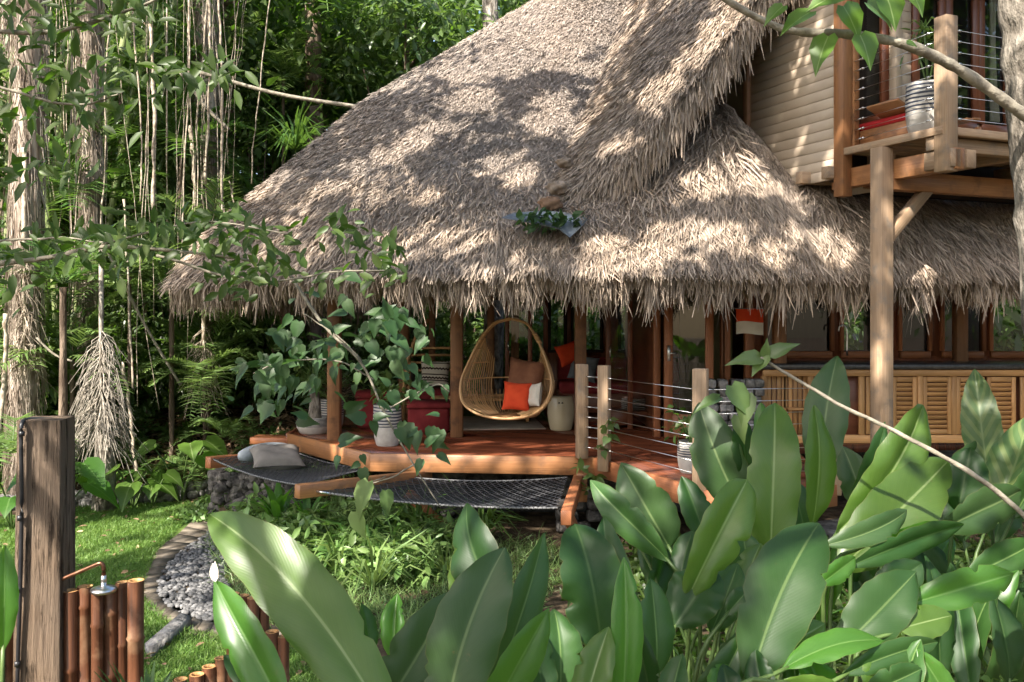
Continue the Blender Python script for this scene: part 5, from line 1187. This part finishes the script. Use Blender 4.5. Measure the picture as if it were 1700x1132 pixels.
def big_leaf(mb, B, T, w, Nn, arch=.08, fold=.15, wav=.02, nv=16, nu=9, bend=0., tip=.12, prof=(.62,.5), curl=0., mi=0, tears=(), twist=0.):
    B = np.asarray(B, float); T = np.asarray(T, float); ax = T-B; L = np.linalg.norm(ax); ax = ax/L
    sd = nrm(np.cross(ax, Nn)); n2 = np.cross(sd, ax); t = np.linspace(0,1,nv); s = np.linspace(-1,1,nu)
    a, b = prof; b *= 1.55; a *= 1.2; w *= .9; pk = a/(a+b); hw = t**a*(1-t)**b/(pk**a*(1-pk)**b)*w/2; hw = hw*(1-tip*np.exp(-((t-1)/.08)**2)); hw[0] = .006; hw[-1] = .002
    c = B+ax*(L*t)[:,None]+n2*(arch*L*4*t*(1-t)-curl*L*np.clip(t-.55,0,1)**2*2)[:,None]+sd*(bend*L*4*t*(1-t))[:,None]
    ph = R.random(6)*6.28; S, Tm = np.meshgrid(s, t)
    und = np.sin(Tm*15+ph[0]+S*1.0)*.45+np.sin(Tm*26+ph[1]-S*2)*.3+np.sin(Tm*7+ph[2])*.5
    off = 1.8*fold*np.abs(S)*hw[:,None]*(1-.5*np.abs(S))*1.3 + wav*w*2.8*und*S**2 - .16*fold*hw[:,None]*(S**4)*3 + wav*w*.5*np.sin(S*3+Tm*9+ph[3])
    edge = S*hw[:,None]*(1+.025*np.sin(Tm*40+ph[4])*np.abs(S))
    for (tt, sg, dp) in tears:
        m = np.exp(-((Tm-tt)/.022)**2)*(np.sign(S) == sg)*np.abs(S); edge *= (1-dp*m)
    an = twist*Tm; ca, sa = np.cos(an)[...,None], np.sin(an)[...,None]
    sdv = sd*ca+n2*sa; nv2 = n2*ca-sd*sa
    V = c[:,None]+sdv*edge[...,None]+nv2*off[...,None]
    i = (np.arange(nv-1)[:,None]*nu+np.arange(nu-1)[None]).ravel()
    mb.add(V.reshape(-1,3), np.stack([i,i+1,i+nu+1,i+nu],1), np.stack([S.ravel()*.5+.5, Tm.ravel()],1), mi)
nest(462,880,10.3,.1,13,.55,.11,'bright rosette fern left of the hammock beam','L_vivid'); nest(510,870,10.2,.08,10,.5,.1,'second rosette fern just under the hammock beam end','L_vivid')
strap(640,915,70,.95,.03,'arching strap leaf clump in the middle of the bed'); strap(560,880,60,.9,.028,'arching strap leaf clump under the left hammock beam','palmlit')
strap(700,905,70,.95,.03,'dark arching strap clump by the stone pier'); strap(720,930,28,.75,.035,'spiky strap plant right of the bed with yellowing leaves','mondo'); strap(600,940,40,.8,.03,'strap clump at the front of the leafy bed')
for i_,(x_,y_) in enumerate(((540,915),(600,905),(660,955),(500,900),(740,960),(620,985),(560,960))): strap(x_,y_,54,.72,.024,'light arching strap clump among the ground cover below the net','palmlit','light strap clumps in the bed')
fern(690,925,9.3,.08,15,.8,'light green fern in the front of the bed',ll=.15); fern(500,925,9.5,.08,14,.75,'light green fern at the left of the bed',ll=.15)
strap(800,900,50,.8,.03,'strap clump in the shade under the hammock net')
fern(600,880,9.8,.15,16,.9,'pale fern beneath the hammock beam',ll=.16); fern(540,895,9.9,.1,14,.8,'arching fern left in the bed','palm',ll=.15); fern(670,895,9.6,.1,14,.85,'dark fern in the bed under the net','palm',ll=.16)
fern(575,925,9.2,.05,12,.7,'fern in the middle of the leafy ground cover','palm',ll=.13)
p = G(240,1240); mb = MB(); strap_plant(mb, P(240,1225,2.9), 40, .24, .026, .9, droop=.35); tag(mb.build('strap_plant', M['L_grey']), 'blue green strap leaf rosette at the bottom edge before the bamboo', 'plant')
for i,(px,py) in enumerate(((1290,1040),(1360,1000),(1130,1010),(1420,1010),(1500,1080),(1560,1010),(1640,1050),(1660,960),(1000,1090))): strap(px,py,36,.7,.02,'grassy strap clump in the shade between the broad leaf stems','palm','strap clumps among the stems')
mb = MB(); p = scatter(GP([(950,930),(1900,900),(1900,1250),(950,1250)]), 1500); clump(mb, np.c_[p, .05+.1*R.random(len(p))], .14, 5, .14, .5, .9, _OV, droop=.2); tag(mb.build('shade_cover', M['jun']), 'dark leafy cover on the shaded soil at the right', 'ground cover', kind='stuff')
fern(1640,1120,3.9,.75,14,.45,'green fern at the lower right corner',ll=.14); fern(1590,1100,4.2,.6,12,.45,'small dark fern left of the corner fern','palm',ll=.1)
c = P(1640,1105,3.7); mb = MB(); clump(mb, [c-A(0,0,.05)], .05, 30, .07, .5, .6, _OV); tag(mb.build('pale_flower', M['palmlit']), 'round pale green flower head at the lower right corner', 'flower')
# ================================================================ BROAD LEAF PLANTS IN THE FOREGROUND
CAMP = A(0,0,EYE)
def hel(label, root, lvs, name='broad_leaf_plant'):
    """root (px, depth); each leaf (base px, base py, tip px, tip py, width px, depth base, depth tip, material, roll, options)"""
    r = P(root[0], 900, root[1]); r[2] = 0; o = thing(name, label, 'broad leaf plant', None, tuple(r))
    for (bx, by, tx, ty, w, d0, d1, m, roll, *op) in lvs:
        op = op[0] if op else {}; roll = roll+R.normal()*.12
        B, T = P(bx,by,d0), P(tx,ty,d1); ax = nrm(T-B); mid = (B+T)/2; v = nrm(CAMP-mid); s = nrm(np.cross(ax, v)); n0 = np.cross(s, ax)
        Nn = nrm(n0*cos(roll)+s*sin(roll)); ww = w/F*(d0+d1)/2/max(cos(roll), .35)
        mb = MB(); big_leaf(mb, B, T, ww, Nn, op.get('arch', .06), op.get('fold', .22), op.get('wav', .018), 34, 13, op.get('bend', 0), prof=op.get('prof', (.62,.48)), curl=op.get('curl', max(0, R.normal()*.14+.04)), tears=op.get('tears', tuple((R.uniform(.25,.85), R.choice([-1,1]), R.uniform(.12,.4)) for _ in range(R.integers(0,3)))), twist=op.get('twist', R.normal()*.28))
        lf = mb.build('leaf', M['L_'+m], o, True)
        mb = MB(); root_ = r+A(R.normal()*.06, R.normal()*.06, 0); dn = B-ax*.18*min(1, 1)-A(0,0,.1)
        tube(mb, spline([B+ax*.02, dn, root_+(dn-root_)*.45, root_], 12), np.linspace(.007,.014,12), 7); mb.build('stalk', M['stem'], o, True)
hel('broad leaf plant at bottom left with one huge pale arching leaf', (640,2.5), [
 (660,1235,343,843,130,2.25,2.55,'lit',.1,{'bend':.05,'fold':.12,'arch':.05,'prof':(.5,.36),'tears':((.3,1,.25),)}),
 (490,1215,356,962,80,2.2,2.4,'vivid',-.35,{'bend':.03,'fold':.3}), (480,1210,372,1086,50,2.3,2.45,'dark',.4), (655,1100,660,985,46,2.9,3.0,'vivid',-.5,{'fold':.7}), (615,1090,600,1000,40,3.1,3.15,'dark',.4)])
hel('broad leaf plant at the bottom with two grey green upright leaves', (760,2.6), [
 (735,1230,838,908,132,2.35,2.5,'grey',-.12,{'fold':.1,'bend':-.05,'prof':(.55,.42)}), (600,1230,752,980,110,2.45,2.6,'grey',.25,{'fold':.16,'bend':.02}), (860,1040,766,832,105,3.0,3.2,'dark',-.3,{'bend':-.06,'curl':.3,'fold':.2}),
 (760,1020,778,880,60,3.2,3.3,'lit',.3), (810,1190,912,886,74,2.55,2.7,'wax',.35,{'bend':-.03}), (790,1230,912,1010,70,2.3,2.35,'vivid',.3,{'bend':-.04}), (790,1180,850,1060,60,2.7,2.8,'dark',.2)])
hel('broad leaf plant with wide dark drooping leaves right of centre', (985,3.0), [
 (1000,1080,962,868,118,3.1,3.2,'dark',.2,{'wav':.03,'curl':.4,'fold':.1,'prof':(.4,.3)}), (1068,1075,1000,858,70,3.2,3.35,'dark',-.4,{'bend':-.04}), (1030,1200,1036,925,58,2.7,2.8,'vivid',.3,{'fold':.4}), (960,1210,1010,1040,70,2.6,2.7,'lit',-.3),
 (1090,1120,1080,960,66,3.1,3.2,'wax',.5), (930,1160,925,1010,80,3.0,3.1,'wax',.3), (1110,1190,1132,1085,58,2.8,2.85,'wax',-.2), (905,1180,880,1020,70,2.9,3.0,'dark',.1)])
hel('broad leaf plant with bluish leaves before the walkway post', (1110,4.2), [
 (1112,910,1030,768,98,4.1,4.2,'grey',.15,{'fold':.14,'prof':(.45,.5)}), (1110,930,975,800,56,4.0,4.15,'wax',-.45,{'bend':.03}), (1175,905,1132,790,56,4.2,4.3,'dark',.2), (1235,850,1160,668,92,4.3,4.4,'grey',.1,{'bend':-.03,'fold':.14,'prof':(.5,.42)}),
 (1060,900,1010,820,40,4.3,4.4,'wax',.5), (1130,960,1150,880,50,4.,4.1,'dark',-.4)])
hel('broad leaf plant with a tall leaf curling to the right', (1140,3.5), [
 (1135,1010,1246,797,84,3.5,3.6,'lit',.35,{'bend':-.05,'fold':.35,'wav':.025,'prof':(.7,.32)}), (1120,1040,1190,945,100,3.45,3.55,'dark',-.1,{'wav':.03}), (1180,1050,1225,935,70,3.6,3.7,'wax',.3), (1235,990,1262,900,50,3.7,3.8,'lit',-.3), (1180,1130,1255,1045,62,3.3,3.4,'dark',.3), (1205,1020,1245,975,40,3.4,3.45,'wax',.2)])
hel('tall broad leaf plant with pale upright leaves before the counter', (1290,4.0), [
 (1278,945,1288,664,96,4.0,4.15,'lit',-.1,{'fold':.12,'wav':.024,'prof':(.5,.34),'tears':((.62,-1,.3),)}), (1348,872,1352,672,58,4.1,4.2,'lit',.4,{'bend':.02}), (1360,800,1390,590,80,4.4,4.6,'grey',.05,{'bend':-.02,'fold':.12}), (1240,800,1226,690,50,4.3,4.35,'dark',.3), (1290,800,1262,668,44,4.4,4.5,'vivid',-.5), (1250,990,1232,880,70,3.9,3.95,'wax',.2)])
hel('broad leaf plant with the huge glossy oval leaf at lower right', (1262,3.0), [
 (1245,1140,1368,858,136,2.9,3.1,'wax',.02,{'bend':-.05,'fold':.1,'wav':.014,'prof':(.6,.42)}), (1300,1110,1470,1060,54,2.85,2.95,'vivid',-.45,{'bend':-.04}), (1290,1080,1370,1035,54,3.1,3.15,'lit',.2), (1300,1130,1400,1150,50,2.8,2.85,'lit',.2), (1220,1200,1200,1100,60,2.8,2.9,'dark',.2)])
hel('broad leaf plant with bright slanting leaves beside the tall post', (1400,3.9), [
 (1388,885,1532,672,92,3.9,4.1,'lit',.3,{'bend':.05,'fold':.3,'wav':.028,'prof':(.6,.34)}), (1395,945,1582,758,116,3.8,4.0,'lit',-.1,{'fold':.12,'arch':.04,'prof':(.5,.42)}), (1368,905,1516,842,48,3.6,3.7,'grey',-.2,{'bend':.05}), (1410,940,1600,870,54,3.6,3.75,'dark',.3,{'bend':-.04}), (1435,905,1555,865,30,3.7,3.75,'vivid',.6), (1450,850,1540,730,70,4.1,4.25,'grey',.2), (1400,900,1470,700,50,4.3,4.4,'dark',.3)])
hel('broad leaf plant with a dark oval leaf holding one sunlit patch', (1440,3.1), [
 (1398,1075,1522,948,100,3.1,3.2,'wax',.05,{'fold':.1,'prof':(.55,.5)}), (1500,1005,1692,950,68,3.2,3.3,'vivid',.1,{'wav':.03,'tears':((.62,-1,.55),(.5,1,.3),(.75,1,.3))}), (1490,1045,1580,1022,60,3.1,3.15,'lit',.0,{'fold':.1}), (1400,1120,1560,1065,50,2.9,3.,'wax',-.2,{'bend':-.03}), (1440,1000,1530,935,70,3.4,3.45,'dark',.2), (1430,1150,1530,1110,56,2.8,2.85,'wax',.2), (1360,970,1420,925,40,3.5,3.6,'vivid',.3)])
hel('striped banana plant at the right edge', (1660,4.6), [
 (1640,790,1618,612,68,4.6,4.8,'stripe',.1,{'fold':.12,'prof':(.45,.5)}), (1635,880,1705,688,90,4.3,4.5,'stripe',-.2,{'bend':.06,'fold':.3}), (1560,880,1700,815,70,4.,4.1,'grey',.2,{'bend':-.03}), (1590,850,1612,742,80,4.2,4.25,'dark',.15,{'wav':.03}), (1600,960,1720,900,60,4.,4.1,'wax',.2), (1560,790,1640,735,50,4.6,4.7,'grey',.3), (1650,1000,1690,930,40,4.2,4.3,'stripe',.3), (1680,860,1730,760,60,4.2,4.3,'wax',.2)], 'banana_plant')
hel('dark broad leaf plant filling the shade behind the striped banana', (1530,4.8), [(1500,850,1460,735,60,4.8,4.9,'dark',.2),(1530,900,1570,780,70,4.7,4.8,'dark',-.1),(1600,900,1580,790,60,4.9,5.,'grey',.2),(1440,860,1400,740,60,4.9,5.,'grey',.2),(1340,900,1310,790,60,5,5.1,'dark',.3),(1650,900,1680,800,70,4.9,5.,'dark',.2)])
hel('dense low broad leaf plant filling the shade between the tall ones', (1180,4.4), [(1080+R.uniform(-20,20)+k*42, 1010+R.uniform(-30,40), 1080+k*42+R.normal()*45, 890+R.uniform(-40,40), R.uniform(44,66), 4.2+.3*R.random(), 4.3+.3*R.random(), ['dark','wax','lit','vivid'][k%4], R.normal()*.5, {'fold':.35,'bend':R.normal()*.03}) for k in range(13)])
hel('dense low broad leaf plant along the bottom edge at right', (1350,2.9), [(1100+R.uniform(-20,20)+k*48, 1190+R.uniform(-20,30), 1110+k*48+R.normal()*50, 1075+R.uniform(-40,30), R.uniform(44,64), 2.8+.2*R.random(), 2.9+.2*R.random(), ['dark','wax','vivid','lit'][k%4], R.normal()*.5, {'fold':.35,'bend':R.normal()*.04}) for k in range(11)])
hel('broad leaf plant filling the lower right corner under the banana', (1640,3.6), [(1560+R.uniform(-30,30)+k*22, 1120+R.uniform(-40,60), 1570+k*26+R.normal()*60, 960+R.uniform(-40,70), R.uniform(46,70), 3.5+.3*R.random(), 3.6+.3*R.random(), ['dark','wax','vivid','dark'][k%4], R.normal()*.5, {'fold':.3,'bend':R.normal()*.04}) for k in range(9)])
hel('leaf plant with bright blades left of the sleeper post', (-10,3.2), [(5,1080,8,905,46,3.1,3.15,'vivid',.2),(-20,1060,-8,930,40,3.2,3.3,'wax',.1)])
# white bud at the tip of the narrow leaf
mb = MB(); q = P(358,966,2.38); leaves(mb, [q,q,q], [A(-.2,.1,1),A(-.05,0,1),A(-.35,0,.9)], [A(.3,-1,.2),A(-.3,-1,.2),A(0,-1,.3)], [.05,.055,.04], [.03,.03,.02], _OV); tag(mb.build('flower_bud', M['f_white']), 'small cream flower bud on the tip of the narrow leaf', 'flower')

# ---------------------------------------------------------------- branches with leaves
def branch(label, paths, leafspecs, m='heart', name='leafy_branch', cat='branch', bark='branch', tpl=_HE):
    c = P(*paths[0][0][0]); o = thing(name, label, cat, None, tuple(c)); mb = MB()
    for pts, r0, r1 in paths: pp = spline([P(*p) for p in pts], 30); pp = pp+np.cumsum(R.normal(size=pp.shape)*.0015,0); tube(mb, pp, np.linspace(r0,r1,30)*(1+.06*R.normal(size=30)), 8)
    mb.build('stem', M[bark], o, True)
    mb = MB()
    for (px, py, d, a, L, asp, face) in leafspecs:       # a: screen direction of the leaf (degrees, 0 right, 90 up)
        p = P(px,py,d); dr = A(cos(radians(a)), -.25*face, sin(radians(a))); l = L/F*d; nn = nrm(A(R.normal()*.35,-.75*face,.75+R.normal()*.3)); leaves(mb, [p], [dr], [nn], l, l*asp, tpl, 0, .12)
    mb.build('leaves', M[m], o); return o
def along(pts, n, d, L, spread=18, asp=.62, ang=None, jit=.25):
    out = []; pp = spline([A(x,y,0) for x, y in pts], 60)
    for i in range(n):
        q = pp[R.integers(0,60)]; a = ang if ang is not None else R.uniform(0,360); out.append((q[0]+R.normal()*spread, q[1]+R.normal()*spread*.7, d+R.normal()*jit, a+R.normal()*40, L*(.6+.6*R.random()), asp, 1 if R.random() < .8 else -.4))
    return out
b1 = [[(-40,442),(80,432),(190,416),(300,424),(420,440)], [(60,432),(200,400),(340,372),(480,392)], [(260,424),(420,470),(560,455),(660,450)], [(-20,400),(90,398),(170,404)]]
branch('dark leafy branch reaching across the left side before the roof', [([(x,y,4.6) for x,y in b1[0]],.016,.006),([(x,y,4.6) for x,y in b1[1]],.008,.003),([(x,y,4.6) for x,y in b1[2]],.007,.003),([(x,y,4.5) for x,y in b1[3]],.008,.003)],
  along([(0,420),(200,400),(420,405)],150,4.6,33,26,.5,None)+along([(180,370),(330,372),(480,390)],110,4.6,29,20,.52)+along([(350,460),(480,455),(660,448)],120,4.6,29,22,.55)+along([(520,370),(600,385),(670,440)],50,4.6,29,16,.52)+along([(-10,500),(60,470),(200,440)],16,4.6,34,16,.55), 'jun', tpl=_OV)
b2 = [[(-20,52),(100,52),(220,18),(300,-20)],[(100,50),(180,20),(260,-30)],[(-20,140),(120,175),(200,160)]]
branch('leafy branch crossing the upper left corner', [([(x,y,4.2) for x,y in b2[0]],.012,.006),([(x,y,4.2) for x,y in b2[2]],.008,.003)],
  along([(0,30),(120,40),(240,20)],90,4.2,36,26,.46)+along([(180,120),(290,110),(390,125)],70,5,36,18,.46)+along([(0,110),(120,120),(220,170)],70,4.4,34,28,.46)+along([(0,200),(100,160),(160,200)],44,4.6,40,26,.5)+along([(0,300),(60,280),(140,300)],34,4.6,38,24,.5), 'jun', tpl=_OV)
b3 = [[(470,440),(540,540),(600,600),(640,680),(690,770),(735,840)],[(600,600),(560,560),(500,520)],[(620,630),(560,600),(470,600),(420,620)],[(640,680),(720,640),(745,650)],[(690,770),(650,790),(610,800)]]
sp3 = []
for c, n, s, L in (((590,545),26,54,28),((500,590),34,48,27),((450,615),32,36,27),((540,630),14,40,26),((650,590),18,44,27),((700,640),12,30,26),((635,690),6,30,28),((590,760),5,20,29),((700,730),10,28,30),((650,535),16,36,27),((450,650),16,34,26)):
    for i in range(n): sp3.append((c[0]+R.normal()*s, c[1]+R.normal()*s*.75, 6.2+R.normal()*.3, -90+R.normal()*65, L*(.5+.9*R.random()), R.uniform(.5,.78), 1 if R.random() < .85 else -.4))
branch('leafy branch with dull heart shaped leaves before the deck corner', [([(x,y,6.2) for x,y in b],.012 if i == 0 else .006,.004) for i,b in enumerate(b3)], sp3)
b4l = [(612,800,6.1,-110,62,.62,1),(590,850,6.1,-70,48,.6,1),(640,815,6.05,-80,40,.6,1)]
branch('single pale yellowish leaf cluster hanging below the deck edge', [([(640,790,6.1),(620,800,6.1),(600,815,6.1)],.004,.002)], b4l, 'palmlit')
# right trunk with long branch
d = 3.8; tk = thing('garden_tree', 'mottled pale tree trunk at the right edge with a long bare branch', 'tree', loc=(*P(1735,500,d)[:2],0))
mb = MB(); xs = [(1762,-400),(1742,-150),(1733,0),(1738,100),(1747,200),(1755,300),(1765,430),(1795,700),(1830,1000),(1860,1500)]
pts = spline([P(x,y,d+.1) for x,y in xs], 50); tube(mb, pts, .172*(1+.035*np.sin(np.arange(50)*1.3)+.02*R.normal(size=50)), 20); mb.build('trunk', M['barkpale'], tk, True)
mb = MB(); tube(mb, spline([P(1740,215,d), P(1688,182,d-.05), P(1600,120,d-.1), P(1530,84,d-.15), P(1480,68,d-.15), P(1400,56,d-.1), P(1330,53,d-.05), P(1280,40,d), P(1200,-5,d), P(1150,-60,d)], 60), np.linspace(.026,.012,60)*(1+.07*R.normal(size=60)), 9); mb.build('limb', M['branch'], tk, True)
mb = MB()
for (px,py,a,L,asp,n_) in ((1428,58,-68,58,.9,A(.2,-1,.5)),(1375,60,-115,66,.7,A(-.6,-.7,.4)),(1345,20,-150,60,.8,A(-.5,-.6,.6)),(1400,10,-60,62,.9,A(.1,-.8,.6)),(1440,5,-40,60,.9,A(.3,-.7,.6)),(1395,-10,200,60,.9,A(-.2,-.7,.6)),(1470,-10,-70,60,.9,A(.1,-.9,.4)),(1510,-20,-60,50,.8,A(.1,-.9,.5)),(1300,10,-140,44,.7,A(-.3,-.7,.6)),(1505,70,-20,20,.6,A(0,-1,.5))):
    p = P(px,py,3.6); dr = A(cos(radians(a)),-.1,sin(radians(a))); l = L/F*3.6; leaves(mb, [p], [dr], [n_], l, l*asp, _HE, 0, .1)
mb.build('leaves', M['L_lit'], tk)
branch('thin bare branch bending down across the broad leaves at right', [([(1262,594,3.7),(1290,612,3.7),(1340,645,3.65),(1400,680,3.6),(1460,708,3.6),(1530,742,3.55),(1600,782,3.5),(1660,825,3.5),(1720,880,3.5)],.0055,.011)],
  [(1262,594,3.7,185,58,.5,1),(1270,590,3.7,-130,40,.7,1),(1278,588,3.7,25,50,.5,1),(1268,592,3.7,80,30,.6,1),(1215,640,4.2,-60,60,.6,1),(1240,655,4.2,-100,60,.55,1),(1195,660,4.2,-160,50,.5,1),(1225,690,4.2,-80,46,.55,1)], 'jun2', 'bare_branch')
mb = MB(); q = P(985,760,9.75)
for p in ((1012,705),(1010,725),(1003,745),(985,790),(965,775),(978,810)): clump(mb, [P(*p,9.75)], .07, 7, .09, .8, .8, _HE)
tag(mb.build('creeper', M['jun2']), 'green creeper climbing the walkway railing post', 'creeper')

# ---------------------------------------------------------------- tall trees overhead whose crowns dapple the light
LIT = []  # unseen overhead crowns get gaps shaped to let sun onto these chosen spots
def lit(d, lst):
    for (px, py, r) in lst:
        c = P(px, py, d(px, py) if callable(d) else d); rm = r/F*c[1]
        for k in range(4): LIT.append((c+rnd(1)[0]*rm*A(.75,.3,.6)*(k > 0), rm*(.55+.35*R.random())))
rd = lambda px, py: 9.7+max(0,(470-py))*.0075
lit(rd, [(960,50,60),(830,90,42),(760,130,48),(905,185,52),(1000,110,40),(850,275,62),(690,300,52),(620,205,46),(480,310,40),(560,262,44),(700,190,40),(780,400,36),(640,400,46),(520,400,36),(720,60,36),(870,20,40)])
lit(9.7, [(1010,440,60),(1130,440,56),(1060,480,36),(1120,400,44),(430,470,50),(350,480,40),(600,490,42),(700,470,36),(820,480,30),(1230,410,46),(1340,390,40),(1300,470,30),(1640,440,28),(1560,480,24),(880,450,26)])
lit(10.3, [(1190,310,42),(1270,330,40),(1150,60,50),(1040,230,34),(1180,20,44),(1110,140,40),(1400,350,26),(1310,245,12),(1336,245,12),(1330,350,30),(1230,270,26)])
lit(lambda px, py: 15-py*.0045, [(x,400-(x-330)*.72,30) for x in range(300,860,40)])
lit(10.2, [(900,772,34),(820,768,28),(720,760,32),(640,755,26),(560,740,26),(760,742,26),(840,738,20),(540,800,26),(640,790,24)])
lit(9.3, [(1075,742,26),(1110,785,30),(1150,765,22),(1060,790,16),(1000,680,16)])
lit(11.1, [(1310,660,14),(1420,660,14),(1210,535,10)])
lit(8.9, [(1462,330,26),(1462,410,22),(1462,560,30),(1462,640,20),(1545,120,20)])
lit(9.0, [(520,860,41),(480,925,60),(600,945,55),(450,850,41),(700,960,48),(650,1000,53),(560,900,36),(460,880,36)])
lit(3.9, [(1240,830,51),(1170,690,39),(1340,740,60),(1290,720,51),(1470,765,54),(1490,830,69),(1420,700,30),(1560,800,39),(1090,800,36),(1640,700,45),(1690,760,45)])
lit(3.0, [(1440,1000,61),(1310,1010,47),(1350,920,43),(1560,985,72),(1535,1035,54),(1420,940,36),(1380,1090,72),(1270,1100,40),(1150,1080,32),(980,940,36),(1640,960,47)])
lit(2.6, [(560,1080,68),(810,1110,68),(400,900,80),(470,980,80),(900,960,44),(770,900,44),(640,1020,36),(1030,1000,40)])
lit(lambda px, py: 2.6*F/(py-HZ), [(x,y,46) for x in range(-100,360,70) for y in (850,880,915,960) if R.random() < .8]+[(x,y,50) for x in (-60,40,140,250,320,400,460) for y in (1010,1080,1140) if R.random() < .75]+[(330,930,50),(300,980,44),(340,1010,40)])
lit(3.9, [(60,760,26),(60,900,20),(70,1050,30),(40,1000,20)])
lit(13.6, [(x+R.normal()*15, y+R.normal()*20, R.uniform(30,60)) for x in range(-20,500,62) for y in range(60,820,95) if R.random() < .8])
lit(18, [(640+R.normal()*40, 60+R.normal()*40, 50) for _ in range(6)])
def overhead(label, base, targets, h0, h1, n, r, nl, L, dens=1.):
    base = np.asarray(base, float); o = thing('tall_tree', label, 'tree', None, tuple(base)); lo, hi = np.array(targets[0]), np.array(targets[1])
    q = lo+(hi-lo)*R.random((n,3)); hh = R.uniform(h0,h1,(n,1)); c = q+SUN*hh
    # keep every crown out of the view and clear of the ground
    vis = (EYE+(HZ)/F*np.maximum(c[:,1],0)+.7 > c[:,2]) & (c[:,1] > .3) & (np.abs(c[:,0]) < .62*c[:,1]+1)
    c = c[~vis]
    top = c.mean(0)-A(0,0,1.2); mb = MB(); tr = spline([base, base*.6+top*.4+A(0,0,1), top], 16); tube(mb, tr, np.linspace(.28,.1,16), 10)
    for k in range(0, len(c), 4): s = tr[6+k % 9]; tube(mb, spline([s, (s+c[k])/2+A(0,0,.3), c[k]], 8), np.linspace(.05,.012,8), 5)
    mb.build('trunk', M['barkpale'], o, True); k = len(c)*nl; off = nrm(rnd(k))*(R.random((k,1))**.45)*A(1,1,.7); p = np.repeat(c,nl,0)+off*np.repeat(r*(.6+.8*R.random(len(c))),nl)[:,None]
    ok = np.ones(k, bool)
    for qx, rr in LIT:
        v = p-qx; v = v-(v@SUN)[:,None]*SUN; ok &= np.linalg.norm(v, axis=1) > rr
    p = p[ok]; off = off[ok]; k = len(p); l = L*(.7+.6*R.random(k)); mb = MB()
    leaves(mb, p-off*.1, nrm(off+rnd(k,.6)-A(0,0,.2)), nrm(rnd(k,.5)+A(0,0,1)), l, l*.6, _OV, 0, .2); mb.build('crown', M['jun2'], o)
overhead('tall tree whose crown shades the main thatched roof', (-9.5,3.2,0), ((-5.5,8.5,3),(4,15,5)), 8,11, 200, .75, 62, .24)
overhead('tall tree whose crown shades the house front', (-9,-1.5,0), ((-4,8.2,.8),(5.5,11.2,2)), 9,12, 90, .65, 56, .22)
overhead('tall tree whose crown shades the balcony side', (-3.6,-3,0), ((1.5,7.5,3),(8,12,5.5)), 8,11, 90, .7, 56, .22)
overhead('tall tree whose crown shades the broad leaf plants', (-5.5,-5,0), ((-2.5,1.5,.6),(4.5,6.5,2)), 5.5,7.5, 64, .5, 60, .16)
overhead('tall tree whose crown shades the lawn', (-11,1,0), ((-7,5,0),(-1.0,12,.5)), 10,13, 76, .6, 56, .22)
overhead('tall tree whose crown shades the trees behind the house', (-14,9,0), ((-9,16,4),(0,23,11)), 7,11, 55, .8, 50, .28)
